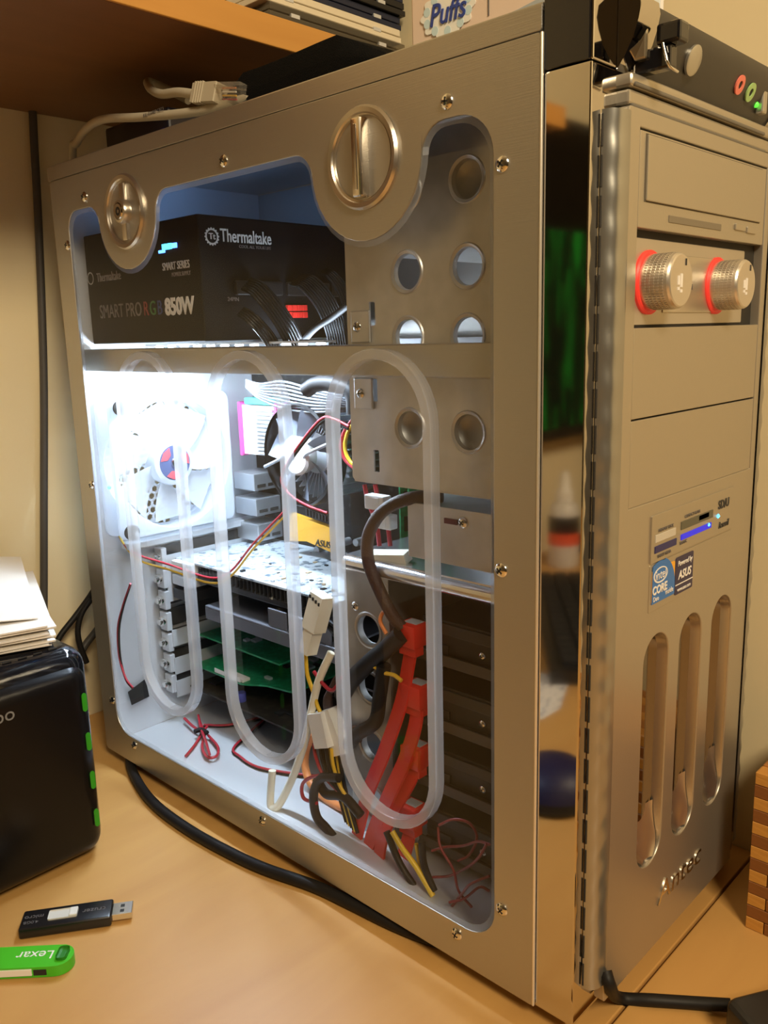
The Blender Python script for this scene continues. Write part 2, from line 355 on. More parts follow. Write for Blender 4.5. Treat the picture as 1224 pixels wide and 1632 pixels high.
# upper drive cage
chol = []
HY = (.0985, .0572); HZ = (.4305, .3886, .354, .304)
for z in HZ:
    for y in HY: chol.append(circ(y, z, .0096))
for z in (.3675, .3244, .2831): chol.append(rrect(.1232, .1278, z - .0065, z + .0065, .0006, 2))
DISH = mat('dish_steel', (.42, .42, .40), .45, .6)
cage = plate('drive_cage', [rrect(.0035, .146, .2705, .459, .002, 3)] + chol, .0012, 'S', .020, STEEL, case)
for z in HZ:
    for y in HY: MB().lathe([(.0120, .0), (.0112, .0009), (.0098, .0002), (.0092, -.0028)], (.0202, y, z), (-1, 0, 0), 32, False, False).done('hole_rim', STEEL, cage)
for z in (HZ[0], HZ[3]):
    for y in HY: MB().lathe([(.0125, .0), (.0105, .004), (.006, .0065), (.00001, .0072)], (.0225, y, z), (1, 0, 0), 28, False, True).done('hole_dish', DISH, cage)
for y, z in ((.136, .3605), (.1352, .3224)):
    MB().box(.0182, .0198, y - .0095, y + .0055, z - .009, z + .009, .0006).done('clip_plate', STEEL, cage)
    pan_screw('cage_screw', (.0182, y, z), (-1, 0, 0), .0030, cage)
MB().box(.0215, .175, .0035, .0050, .2705, .459).done('cage_front', STEEL, cage)
MB().box(.0215, .175, .0035, .146, .2690, .2702).done('cage_floor', STEEL, cage)
MB().box(.174, .1755, .0035, .146, .2705, .459).done('cage_far_side', STEEL, cage)
# lower shelf and bracket box
MB().box(.0500, .0512, .0640, .1290, .2185, .2535, .0003).box(.0512, .14, .0640, .1290, .2523, .2535).box(.0512, .14, .0640, .0652, .2185, .252).done('fan_bracket', STEEL, case)
b = at(738, 833, 'x', .0500); pan_screw('bracket_screw', b, (-1, 0, 0), .0035, case)
b = at(719, 831, 'x', .0499); MB().box(.0492, .0498, b.y - .005, b.y + .005, b.z - .0016, b.z + .0016).done('bracket_slot', mat('slot_maroon', (.12, .01, .03), .5), case)
m = MB(); m.box(.050, .185, .018, .186, .2085, .2110); m.tube([(.0505, .018, .2050), (.0505, .186, .2050)], .0052, 14, raw=True); m.done('drive_shelf', mat('bright_aluminium', (.82, .83, .84), .22, .95), case)
# lower drive cage end plate
lz = [at(588, 1005, 'x', .056), at(591, 1097, 'x', .056), at(591, 1188, 'x', .056)]
ly = sum(p.y for p in lz) / 3
lz = [p.z for p in lz] + [lz[2].z - (lz[1].z - lz[2].z)]
lc = plate('lower_drive_cage', [rrect(ly - .020, ly + .022, .004, .203, .001, 2)] + [circ(ly, z, .0105) for z in lz], .0012, 'S', .056, STEEL, case)
for z in lz: MB().lathe([(.0135, .0), (.0128, .0008), (.0112, -.0004), (.0104, -.005)], (.0562, ly, z), (-1, 0, 0), 32, False, False).done('hole_rim', STEEL, lc)
pan_screw('cage_screw', at(566, 966, 'x', .0545), (-1, 0, 0), .0032, lc)
MB().box(.0575, .18, ly - .020, ly - .0188, .004, .203).done('cage_wall', STEEL, lc)
# expansion slot covers
for i in range(7):
    z = .1640 - i * .0203
    o = MB().use(STEELIN).box(.062, .0675, DP - .016, DP - .004, z - .0088, z + .0088, .0008).use(mat('slot_shadow_steel', (.10, .10, .10), .5, .4)).box(.0675, .175, DP - .0045, DP - .0032, z - .0080, z + .0080).done('slot_cover', None, case)
    m = MB().use(NICKEL); m.lathe([(.0046, 0), (.0046, .0025), (.0030, .0030), (.0028, .0050), (.00001, .0052)], (.0620, DP - .010, z), (-1, 0, 0), 16); m.done('slot_screw', None, o)
m = MB(); m.box(.030, .20, DP - .018, DP - .004, .1775, .1835, .001); m.done('rear_ledge', STEELIN, case)
# feet
for fx in (.03, .178):
    for fy in (.05, .40): MB().cyl((fx, fy, ZD), (fx, fy, -.0002), .013, .011, 20).done('rubber_foot', BLACKM, case)
# ------------------------------------------------------------------ front of the case
ZC = .4642
m = MB(); m.box(0.0, WD, CY, -.0005, .0, ZC - .0006, .0008, 2); m.done('chrome_bezel', CHROME, case)
m = MB(); m.box(0.0008, .0205, CY, -.0005, ZC, HT + .004, .0008, 2); m.done('bezel_corner', CHROME, case)
MB().box(-.0002, .0010, CY + .0012, -.0005, ZC, HT + .004, .0003, 1).done('bezel_cap', BLACKG, case)
MB().box(-.0019, -.0003, -.0010, .0002, .0004, ZT, .0003, 1).done('panel_edge_glint', mat('edge_glint', (.85, .80, .70), .3, .7), case)  # pale strip added to paint the glint along the panel's folded edge
m = MB(); m.box(.0207, WD, CY + .010, -.0012, ZC, HT - .001, .0008); m.done('bezel_top', CHROME, case)
YF = -.0300
XL, XR = .0195, .1870
# ventilated strip between chrome and front panel
ZS0, ZS1 = .019, .446
m = MB()
N = 26; pz = (ZS1 - ZS0) / N
prof = [(.0082, CY - .0004), (.0092, CY - .0040), (.0130, -.0300), (.0185, -.0316), (XL + .0008, -.0312)]
for side_x in (1, -1):
    rs = []
    for k in range(N * 6 + 1):
        z = ZS0 + (ZS1 - ZS0) * k / (N * 6); w = .0007 * (0.5 + 0.5 * math.cos(2 * PI * k / 6))
        rs.append([Vector(((px if side_x == 1 else WD - px), py - (w if i in (1, 2) else 0), z)) for i, (px, py) in enumerate(prof)])
    mm = MB(); mm.rings(rs, False, False, closed=False); st = mm.done('vent_strip', mat('vent_strip_metal', (.42, .42, .39), .30, .85), case, ang=1.2)
    if side_x == 1:
        g = MB()
        for k in range(N): z = ZS0 + (k + .5) * pz; g.box(.0079, .0085, CY - .0013, CY - .0003, z - pz * .40, z + pz * .40, .0002, 1)
        g.done('vent_slots', DARKCUT, st)
# front panel with slots and bay opening
SX = (.0658, .1075, .1500); SW = .0143
def stadx(xc, r, z0, z1): return arc(xc, z1 - r, r, 0, 180, 16) + arc(xc, z0 + r, r, 180, 360, 16)
bay = [(.030, .2710), (.1805, .2710), (.1805, .4408), (.030, .4408)]
fp = plate('front_panel', [rrect(XL, XR, .006, .4485, .002, 3), [(.0302, .2713), (.1803, .2713), (.1803, .4410), (.0302, .4410)]] + [stadx(x, SW, .0640, .1990) for x in SX], .0058, 'F', YF - .0006, ALUF, case, .0006)
for x in SX:
    rs = []
    sm_ = mat('slot_liner_silver', (.72, .68, .62), .25, .95)
    a0 = stadx(x, SW, .0640, .1990); a1 = stadx(x, SW - .0012, .0655, .1980)
    g = MB(); g.rings([[Vector((p[0], YF + .0002, p[1])) for p in a0], [Vector((p[0], -.0240, p[1])) for p in a1]], False, False); lin = g.done('slot_liner', sm_, fp)
    DK = mat('slot_dark_reflection', (.26, .24, .21), .06, 1.0)  # dark tint stands in for dim surroundings reflected in the slot
    MB().rings([[Vector((x - SW + .0012, -.0262, z)), Vector((x - .002, -.0244, z)), Vector((x + SW - .0012, -.0244, z))] for z in (.066, .0775, .186, .1975)], False, False, closed=False).done('slot_mirror', DK, fp, sm=False)
    # curved scoop at the foot of each slot
    rs = []
    for k in range(9):
        t = k / 8; zz = .0665 + .030 * t; yy = -.0285 + .0045 * math.sin(t * PI / 2)
        wv = SW - .0016 if zz > .0640 + SW else math.sqrt(max(1e-6, (SW - .0012) ** 2 - (.0640 + SW - zz) ** 2))
        rs.append([Vector((x + wv * (q / 6 - 1), yy + .0016 * (q / 6 - 1) ** 2 * -1, zz)) for q in range(13)])
    g = MB(); g.rings(rs, False, False, closed=False); g.done('slot_scoop', sm_, fp)
text('raised_name', 'Antec', .0190, 'F', YF - .0008, .1075, .0372, NICKEL, fp, sx=1.25, t=.0006, shear=0.1)
# blank bay covers and lower insert
for z0, z1 in ((.3137, .3555), (.2713, .3129)):
    plate('bay_cover', [rrect(.0305, .1800, z0, z1, .0004, 1)], .004, 'F', YF - .0003, ALUF, case, .0004)
plate('lower_insert', [rrect(.0540, .1560, .2132, .2382, .0004, 1)], .0004, 'F', YF - .0009, ALUF, case, .0001)
MB().box(.0302, .1803, -.0255, -.0242, .2713, .4410).done('bay_backing', DARKCUT, case)
# top control pod
pod = [(-.0215, .4622), (-.0262, .4685), (-.0298, .4750), (-.0320, .4815), (-.0330, .4865), (-.0322, .4900), (-.0285, .4920), (-.001, .4920), (-.001, .4622)]
m = MB(); m.rings([[Vector((x, y, z)) for y, z in pod] for x in (.0380, .1880)]); m.done('control_pod', mat('pod_dark_plastic', (.035, .032, .028), .32), case, ang=.8)
def pod_grow(g): return [(y - g if i < 7 else y, z + (g if i in (5, 6, 7) else 0)) for i, (y, z) in enumerate(pod)]
for xa, xb in ((.0207, .0380), (.1880, .2075)):
    m = MB(); a = pod_grow(.0010)
    m.rings([[Vector((x, y, z)) for y, z in a] for x in (xa, xb)]); m.done('pod_end_cap', CHROME, case, ang=.8)
MB().box(.0200, .2070, -.0312, -.001, .4560, .4618, .002, 3).done('pod_lip', ALUF, case)
MB().box(.0205, .2070, -.0300, -.001, .4490, .4552, .0012, 2).done('front_brow', ALUF, case)
MB().box(.0225, .1700, -.0318, -.0300, .4562, .4580, .0006).done('brow_groove', mat('groove_grey', (.14, .13, .11), .4), case)
MB().box(.0225, .1750, -.0306, -.0290, .4482, .4496, .0004).done('brow_groove', mat('groove_grey', (.14, .13, .11), .4), case)
def pod_y(z):
    for (y0, z0), (y1, z1) in zip(pod[:-1], pod[1:]):
        if z0 <= z <= z1 and z1 > z0: return y0 + (y1 - y0) * (z - z0) / (z1 - z0)
    return -.02
def pod_n(z):
    z = min(max(z, .466), .484); h = .002; d = Vector((0, pod_y(z + h) - pod_y(z - h), 2 * h)).normalized(); return Vector((0, -d.z, d.y))
def podpt(u, v):
    y = -.027
    for _ in range(6):
        p = at(u, v, 'y', y); y = pod_y(min(max(p.z, .4635), .4868))
    return at(u, v, 'y', y)
p = podpt(1103, 96); n = pod_n(p.z); MB().lathe([(.0066, 0), (.0066, .0012), (.0056, .0018), (.00001, .0016)], p, n, 28).done('power_button', mat('button_silver', (.55, .53, .47), .3, .8), case)
for (u, v, c, nm) in ((1178, 135, (.85, .22, .16), 'microphone_jack'), (1195, 147, (.38, .60, .22), 'headphone_jack')):
    p = podpt(u, v); n = pod_n(p.z); mm = MB().use(mat(nm + '_ring', c, .4)); mm.lathe([(.0046, 0), (.0046, .0008), (.0020, .0009), (.0018, -.001)], p, n, 22, False, False); mm.use(DARKCUT).lathe([(.0020, .0004), (.00001, .0004)], p, n, 16, False, True); mm.done(nm, None, case)
p = podpt(1205, 167); MB().lathe([(.0016, 0), (.0012, .001), (.00001, .0013)], p, pod_n(p.z), 12).done('power_light', LEDG, case)
p = podpt(1025, 60); MB().box(p.x - .0012, p.x + .0012, p.y - .002, p.y + .004, p.z - .0085, p.z + .0085, .0008).done('port_slot', mat('brass_port', (.55, .47, .33), .3, .9), case)
p = podpt(1216, 160); MB().box(p.x - .003, p.x + .003, p.y - .0015, p.y + .003, p.z - .007, p.z + .007, .001).done('reset_button', mat('button_silver', (.55, .53, .47), .3, .8), case)

# ------------------------------------------------------------------ things in the front bays
od = empty('optical_drive', (.105, -.02, .399), 'silver optical drive with flap cover in the topmost front bay', 'disc drive')
plate('faceplate', [rrect(.0310, .1795, .3995, .4402, .0006, 2)], .005, 'F', YF - .0002, ALUF, od, .0004)
plate('tray_flap', [rrect(.0368, .1720, .4112, .4388, .0006, 2)], .0012, 'F', YF - .0013, ALUF, od, .0004)
MB().box(.0362, .1727, YF - .0004, YF + .001, .4107, .4393).done('flap_gap', mat('gap_brown', (.10, .085, .06), .6), od)
MB().box(.0610, .1208, YF - .0006, YF + .001, .4036, .4068, .0002).done('label_slot', mat('slot_brown', (.20, .17, .12), .5), od)
plate('eject_button', [rrect(.1385, .1520, .4052, .4086, .0005, 2)], .001, 'F', YF - .0012, ALUF, od, .0003)
plate('emergency_button', [rrect(.1545, .1670, .4046, .4080, .0005, 2)], .001, 'F', YF - .0012, ALUF, od, .0003)
MB().box(.0340, .1700, .0060, .146, .4015, .4390).done('drive_body', STEEL, od)
fcn = empty('fan_controller', (.105, -.02, .357), 'silver fan controller with two red-ringed knobs in the second front bay', 'fan controller')
FY = -.0262
plate('faceplate', [rrect(.0310, .1650, .3568, .3960, .001, 2)], .003, 'F', FY, mat('controller_satin', (.58, .53, .44), .38, .7), fcn, .0004)
MB().box(.0660, .1230, FY - .0006, FY, .3625, .3900, .0004).done('centre_plate', mat('controller_satin2', (.64, .59, .50), .28, .8), fcn)
text('printed_name', 'aerocool', .0042, 'F', FY - .0008, .0900, .3750, PRINTG, fcn, t=.0001)
for kx in (.0505, .1275):
    kz = .3763; kn = MB(); r = .0125
    kn.lathe([(r, .0014), (r, .0150), (r - .0006, .0160), (r - .0012, .0164), (.00001, .0163)], (kx, FY, kz), (0, -1, 0), 48, False, True)
    kb = kn.done('control_knob', mat('knob_satin', (.72, .67, .59), .33, .8), fcn, ang=.4)
    ng = 60; g = MB()
    for i in range(ng):
        a = 2 * PI * i / ng; d = Vector((math.cos(a), 0, math.sin(a))); tt = Vector((-math.sin(a), 0, math.cos(a)))
        for q in range(5):
            c = Vector((kx, FY - .0042 - q * .0021, kz)) + d * r
            g.prism([c + tt * .00040 + Vector((0, -.0007, 0)), c - tt * .00040 + Vector((0, -.0007, 0)), c - tt * .00040 + Vector((0, .0007, 0)), c + tt * .00040 + Vector((0, .0007, 0))], d * .0003)
    tag(g.done('knurling', mat('knob_satin', (.72, .67, .59), .33, .8), kb, sm=False), kind='stuff')
    MB().lathe([(r + .0022, .0), (r + .0022, .0012), (r + .0014, .0020), (r - .0005, .0020)], (kx, FY, kz), (0, -1, 0), 48, False, False).done('glow_ring', mat('red_ring', (.85, .05, .04), .4, emit=(1, .05, .04), es=.12), kb)
    g = MB().use(PRINTD); g.box(kx + .0035, kx + .0045, FY - .0167, FY - .0163, kz + .0068, kz + .0098); g.use(PRINTW)
    for dx, h in ((-.0028, .004), (0.0, .006)): g.box(kx + dx - .0008, kx + dx + .0008, FY - .0167, FY - .0163, kz - h / 2, kz + h / 2); g.box(kx + dx - .0008, kx + dx + .0008, FY - .0167, FY - .0163, kz - h / 2 - .0024, kz - h / 2 - .0010)
    g.done('knob_mark', None, kb, sm=False)
crd = empty('card_reader', (.1045, -.02, .239), 'silver memory card reader with blue lit slots on the front', 'card reader')
plate('faceplate', [rrect(.0535, .1560, .2391, .2640, .0005, 2)], .0010, 'F', YF - .0014, ALUF, crd, .0002)
def cell(nm, u0, v0, u1, v1, m, d=.0006, par=crd):
    a = at(u0, v0, 'y', YF - .0016); b = at(u1, v1, 'y', YF - .0016)
    return MB().box(min(a.x, b.x), max(a.x, b.x), YF - .0014 - d, YF - .0012, min(a.z, b.z), max(a.z, b.z), .0001, 1).done(nm, m, par, sm=False)
FYR = YF - .0015
def slotx(nm, x0, x1, z0, z1, m): return MB().box(x0, x1, FYR - .0003, FYR + .0004, z0, z1, .0001, 1).done(nm, m, crd, sm=False)
slotx('card_slot', .0575, .0800, .2495, .2535, mat('slot_pale', (.55, .52, .45), .4)); slotx('card_slot', .0572, .0815, .2440, .2476, mat('slot_navy', (.02, .02, .12), .4))
slotx('card_slot', .0865, .1265, .2508, .2552, mat('slot_olive', (.10, .10, .07), .4)); slotx('slot_glow', .0870, .1250, .2452, .2482, mat('slot_blue', (.02, .02, .5), .4, emit=(.01, .02, 1), es=.45))
slotx('pale_card', .1080, .1210, .2520, .2548, mat('slot_pale', (.55, .52, .45), .4))
MB().lathe([(.0010, 0), (.00001, .0008)], (.1215, FYR - .0003, .2474), (0, -1, 0), 10).done('blue_light', LEDC, crd); MB().lathe([(.0013, 0), (.00001, .0010)], (.1345, FYR, .2500), (0, -1, 0), 10).done('blue_light', LEDC, crd)
text('printed_mark', 'SD/U', .0068, 'F', FYR - .0001, .1415, .2560, PRINTD, crd, t=.0001, bold=.0002); text('printed_name', 'Rosewill', .0055, 'F', FYR - .0001, .1425, .2440, PRINTD, crd, t=.0001, shear=.3, sx=.75)
text('printed_caption', 'MEMORY STICK', .0024, 'F', FYR - .0001, .0690, .2552, PRINTG, crd, t=.0001); text('printed_caption', 'COMPACT FLASH', .0024, 'F', FYR - .0001, .1000, .2572, PRINTG, crd, t=.0001); text('printed_caption', 'SMART MEDIA', .0024, 'F', FYR - .0001, .0680, .2418, PRINTG, crd, t=.0001); text('printed_caption', 'SD/MMC', .0024, 'F', FYR - .0001, .0900, .2436, PRINTG, crd, t=.0001)
SB = mat('sticker_blue', (.03, .17, .52), .35); SN = mat('sticker_navy', (.022, .018, .07), .35); SO = mat('sticker_orange', (.85, .42, .03), .4)
s1 = empty('processor_sticker', (.069, YF, .217), 'blue processor sticker with an orange corner on the front', 'sticker')
plate('sticker_base', [rrect(.0565, .0820, .2172, .2352, .001, 3)], .0003, 'F', YF - .0012, SO, s1)
plate('blue_field', [[(.0565, .2172)] + [(.0820, .2172), (.0820, .2230)] + arc(.0650, .2230, .0170, 0, 70, 8) + arc(.0650, .2215, .0175, 75, 118, 4) + [(.0565, .2352)]], .0003, 'F', YF - .0014, SB, s1)
text('printed_word', 'intel', .0070, 'F', YF - .0016, .0650, .2315, PRINTW, s1, t=.0001, shear=.1); text('printed_word', 'CORE', .0062, 'F', YF - .0016, .0645, .2240, PRINTW, s1, t=.0001, bold=.0002); text('printed_word', 'inside', .0040, 'F', YF - .0016, .0755, .2205, PRINTW, s1, t=.0001); text('printed_word', 'Duo', .0036, 'F', YF - .0016, .0605, .2195, PRINTW, s1, t=.0001)
ov = [( .0650 + .0078 * math.cos(a), .2315 + .0042 * math.sin(a)) for a in [2 * PI * k / 28 for k in range(28)]]; oi = [(.0652 + .0070 * math.cos(a), .2316 + .0035 * math.sin(a)) for a in [2 * PI * k / 28 for k in range(28)]]
plate('oval_mark', [ov, oi], .0002, 'F', YF - .0016, PRINTW, s1)
s2 = empty('board_sticker', (.0935, YF, .2155), 'dark navy motherboard maker sticker beside the blue one', 'sticker')
plate('sticker_base', [rrect(.0830, .1045, .2156, .2362, .001, 3)], .0003, 'F', YF - .0012, SN, s2)
text('printed_word', 'Powered by', .0042, 'F', YF - .0014, .0937, .2325, PRINTW, s2, t=.0001, shear=.25, sx=.85); text('printed_word', 'ASUS', .0064, 'F', YF - .0014, .0937, .2258, PRINTW, s2, t=.0001, bold=.00015, shear=.2, sx=1.05)
text('printed_word', 'www.asus.com', .0030, 'F', YF - .0014, .0937, .2180, PRINTW, s2, t=.0001, sx=.9); MB().box(.0832, .1043, YF - .0014, YF - .0012, .2208, .2213).done('print_line', PRINTW, s2, sm=False)
p = podpt(1066, 92); dg = empty('usb_dongle', p, 'small black adapter plugged into the top control panel', 'usb adapter')
c = at(1072, 54, 'y', p.y - .012); MB().box(c.x - .0046, c.x + .0046, c.y - .0055, c.y + .0055, c.z - .0042, c.z + .0042, .0014, 2).done('cap', BLACKG, dg)
MB().box(c.x - .0034, c.x + .0034, c.y - .001, p.y + .004, c.z - .0135, c.z - .0042, .001).done('body', BLACKG, dg)
q = MB(); q.tube([(c.x - .0044, c.y + .002, c.z - .004), (c.x - .0046, c.y, c.z - .011), (c.x - .0040, c.y - .001, c.z - .0136), (c.x + .004, c.y - .001, c.z - .0142)], .0006, 6, raw=True); q.done('wire_clip', NICKEL, dg)
#INTERIOR
# ------------------------------------------------------------------ light inside the case
ls = empty('led_strip', (.070, .330, .3470), 'cold white LED strip glowing under the power supply', 'led strip')
MB().box(.064, .076, .215, .440, .3515, .3530).done('backing', WHITEP, ls)
for i in range(12): MB().box(.0675, .0725, .222 + i * .0185, .227 + i * .0185, .3500, .3515, .0004).done('diode', LEDW, ls)
l = area_light('strip_glow', (.070, .330, .3490), (.070, .330, .1), 0.010, .22, 1.6, (0.70, 0.85, 1.0)); l.rotation_euler = (0, 0, 0); l.parent = ls; l.location = (0, 0, .0022)
l2 = area_light('strip_fill_up', (.09, .25, .354), (.09, .25, 1), .012, .07, .12, (0.70, 0.85, 1.0)); l2.rotation_euler = (PI, 0, 0); l2.parent = ls; l2.location = Vector((.09, .25, .3538)) - ls.location  # extra upward fill added to brighten the power supply cables
# ------------------------------------------------------------------ power supply
PX0, PX1, PY1, PZ0, PZ1 = .0225, .1725, .4530, .3545, .4405
PY0 = at(320, 440, 'x', PX0).y
ps = empty('power_supply', (.105, .377, PZ0), 'black power supply box with white 850W lettering', 'power supply')
MB().box(PX0, PX1, PY0, PY1, PZ0, PZ1, .0012).done('housing', PSUK, ps)
PW2 = mat('psu_print_white', (.80, .78, .74), .5); PG2 = mat('psu_print_dim', (.19, .16, .15), .5)
sx_ = PX0 - .0002
q1 = at(286, 489, 'x', PX0)
text('printed_power', '850W', .0165, 'S', sx_, q1.y, q1.z, PW2, ps, bold=.0006, sx=.88)
for w, a, mm in (('SMART PRO', .4140, PG2), ('R', .3760, mat('p_red', (.25, .03, .03), .5)), ('G', .3665, mat('p_green', (.03, .16, .04), .5)), ('B', .3570, mat('p_blue', (.02, .05, .18), .5))): text('printed_model', w, .0150, 'S', sx_, a - .0095, q1.z, mm, ps, sx=.80)
text('printed_series', 'SMART SERIES', .0078, 'S', sx_, .3225, .4080, mat('psu_print_mid', (.50, .47, .44), .5), ps, sx=.72); text('printed_series', 'POWER SUPPLY', .0042, 'S', sx_, .3165, .4020, PG2, ps, sx=.8)
text('printed_maker', 'Thermaltake', .0098, 'S', sx_, .4175, .4065, mat('psu_print_mid', (.50, .47, .44), .5), ps, sx=.75); plate('maker_ring', [circ(.4470, .4070, .0050), circ(.4470, .4070, .0040)], .0003, 'S', sx_ + .0001, mat('psu_print_mid', (.50, .47, .44), .5), ps)
yy = PY0 - .0002
text('printed_maker', 'Thermaltake', .0125, 'F', yy, .0640, .4270, PW2, ps, sx=.72, bold=.0001); gear = [(.0340 + (.0062 if k % 4 < 2 else .0054) * math.cos(2 * PI * k / 64), .4260 + (.0062 if k % 4 < 2 else .0054) * math.sin(2 * PI * k / 64)) for k in range(64)]
plate('maker_ring', [gear, circ(.0340, .4260, .0043)], .0003, 'F', yy + .0001, PW2, ps); text('printed_mark', 'Tt', .0058, 'F', yy, .0340, .4260, PW2, ps, bold=.0001); text('printed_caption', 'COOL ALL YOUR LIFE', .0030, 'F', yy, .0715, .4205, PG2, ps); text('printed_caption', '24PIN', .0040, 'F', yy, .0490, .3835, PG2, ps)
REDS = mat('red_socket', (.75, .03, .02), .4)
for i in range(4):
    for j in range(2): MB().box(.0970 + i * .0052, .1014 + i * .0052, PY0 - .0035, PY0 - .0005, .3702 + j * .0052, .3746 + j * .0052, .0004).done('red_socket_pin', REDS, ps)
for i in range(5): MB().box(.050 + i * .024, .069 + i * .024, PY0 - .004, PY0 - .0005, .3865, .3965, .0008).done('socket', BLACKP, ps)
for k, (u, v, w, h) in enumerate(((266, 393, .012, .0040), (258, 401, .008, .002), (278, 391, .006, .0034))):
    p = at(u, v, 'x', sx_); MB().box(sx_ - .0004, sx_ + .0002, p.y - w / 2, p.y + w / 2, p.z - h / 2, p.z + h / 2).done('status_light', LEDC if k == 0 else LEDB, ps, sm=False)
p = at(190, 404, 'x', sx_); MB().box(sx_ - .0004, sx_ + .0002, p.y - .0008, p.y + .0008, p.z - .0008, p.z + .0008).done('status_light', LEDB, ps, sm=False)
bl = bpy.data.lights.new('status_glow', 'AREA'); bl.shape = 'RECTANGLE'; bl.size = .02; bl.size_y = .1; bl.energy = .05; bl.color = (.25, .5, 1.0); bo = bpy.data.objects.new('status_glow', bl); COL.objects.link(bo); bo.parent = ps; bo.location = Vector((.10, .37, .446)) - ps.location; bo.rotation_euler = (PI, 0, 0)
# cables leaving the power supply
def cable(name, pts, r, m, label, cat='cable', group=None, n=8, sub=6):
    return tag(MB().tube(pts, r, n, sub).done(name, m), label, cat, group)
SHEEN = mat('black_ribbon_sheen', (.014, .014, .015), .22)
def ribbed(name, path, wires, gap, wd, m, label, r=.0011):
    e_ = empty(name, path[-1], label, 'cable', 'flat cables from the power supply'); wd = Vector(wd)
    for i in range(wires): MB().tube([Vector(p) + wd * gap * (i - (wires - 1) / 2) * (1 + .1 * k) for k, p in enumerate(path)], r, 6, 5).done('wire', m, e_)
    return e_
yq = PY0 - .004
def yw(*q): return [at(u, v, 'y', y) for u, v, y in q]
ribbed('flat_cable', yw((392, 452, PY0 - .003), (412, 462, PY0 - .014), (440, 495, PY0 - .022), (462, 530, PY0 - .026), (480, 572, PY0 - .029)), 7, .0022, (.72, 0, .55), SHEEN, 'shiny black flat cable curving down left of the red sockets')
ribbed('flat_cable', yw((472, 446, PY0 - .003), (492, 452, PY0 - .014), (518, 482, PY0 - .022), (536, 525, PY0 - .026), (545, 580, PY0 - .029)), 9, .0022, (.80, 0, .42), SHEEN, 'ribbed black flat cable hanging right of the red sockets')
ribbed('flat_cable', yw((515, 432, PY0 - .003), (530, 440, PY0 - .014), (548, 468, PY0 - .023), (558, 520, PY0 - .029), (560, 575, PY0 - .031)), 5, .0022, (.80, 0, .35), SHEEN, 'short black flat cable nearest the drive cage')
ribbed('flat_cable', yw((384, 496, PY0 - .003), (398, 505, PY0 - .011), (418, 525, PY0 - .017), (434, 548, PY0 - .019), (442, 575, PY0 - .021)), 5, .0020, (.72, 0, .6), SHEEN, 'lowest black flat cable bending behind the cross bar')
cable('black_cable', [at(470, 560, 'x', .09), at(500, 525, 'x', .09), at(530, 505, 'x', .09), at(556, 485, 'x', .085)], .0026, BLKW, 'black cable rising diagonally in front of the flat cables')
# ------------------------------------------------------------------ rear fan
fan = empty('rear_fan', (FC[0], .435, FC[1] - .06), 'translucent white case fan mounted at the rear', 'fan')
fo = plate('fan_frame', [rrect(FC[0] - .060, FC[0] + .060, FC[1] - .060, FC[1] + .060, .008, 4), circ(FC[0], FC[1], .0565, 48)], .004, 'F', .4265, FANW, fan, .001)
plate('fan_frame', [rrect(FC[0] - .060, FC[0] + .060, FC[1] - .060, FC[1] + .060, .008, 4), circ(FC[0], FC[1], .0565, 48)], .004, 'F', .4480, FANW, fan, .001)
m = MB(); m.lathe([(.0575, 0), (.0575, .0180)], (FC[0], .4300, FC[1]), (0, 1, 0), 48, False, False); m.done('fan_duct', FANW, fan)
for i in range(7):
    rs = []
    for k in range(7):
        r = .020 + .035 * k / 6; a = 2 * PI * i / 7 + .25 * k / 6
        q = []
        for s in (-1, 1):
            aa = a + s * .43 * (1 - .08 * k / 6); q.append(Vector((FC[0] + r * math.cos(aa), .4390 + s * (.0055 - .002 * k / 6), FC[1] + r * math.sin(aa))))
        rs.append([q[0], (q[0] + q[1]) / 2 + Vector((0, .0015, 0)), q[1]])
    m = MB(); m.rings(rs, False, False, closed=False); m.done('blade', FANW, fan)
MB().lathe([(.0195, .018), (.0205, .004), (.0195, .0012), (.0165, 0), (.00001, 0)], (FC[0], .4290, FC[1]), (0, 1, 0), 36, False, True).done('hub', FANW, fan)
lb = MB().use(mat('hub_blue', (.07, .09, .18), .4)); lb.lathe([(.0155, 0), (.00001, .0003)], (FC[0], .4288, FC[1]), (0, -1, 0), 32, False, True)
lb.use(mat('hub_pink', (.55, .08, .10), .4))
for a in (20, 140, 260):
    pts = [(FC[0] + r * math.cos(math.radians(a + da)), .4284, FC[1] + r * math.sin(math.radians(a + da))) for r, da in ((.008, -20), (.0145, -30), (.0148, 0), (.0145, 30), (.008, 20))]; lb.prism(pts, (0, -.0002, 0))
lb.use(NICKEL).lathe([(.0042, 0), (.0036, .0014), (.00001, .0018)], (FC[0], .4284, FC[1]), (0, -1, 0), 20); lb.done('hub_label', None, fan)
for cz in (FC[1] + .0525, FC[1] - .0525):
    m = MB().use(BLACKM); m.lathe([(.0062, 0), (.0068, .003), (.0040, .0036)], (FC[0] - .0525, .4222, cz), (0, -1, 0), 22, True, True); m.use(NICKEL).cyl((FC[0] - .0525, .4190, cz), (FC[0] - .0525, .4120, cz), .0022); m.done('rubber_mount', None, fan)
MB().lathe([(.0018, 0), (.0012, .0012), (.00001, .0015)], at(174, 777, 'y', .4220), (0, -1, 0), 12).done('blue_diode', LEDB, fan)
fl = bpy.data.lights.new('fan_glow', 'POINT'); fl.energy = 0.7; fl.color = (.74, .88, 1); fl.shadow_soft_size = .012; fo2 = bpy.data.objects.new('fan_glow', fl); COL.objects.link(fo2); fo2.parent = fan; fo2.location = Vector((FC[0] - .015, .385, FC[1] + .070)) - fan.location
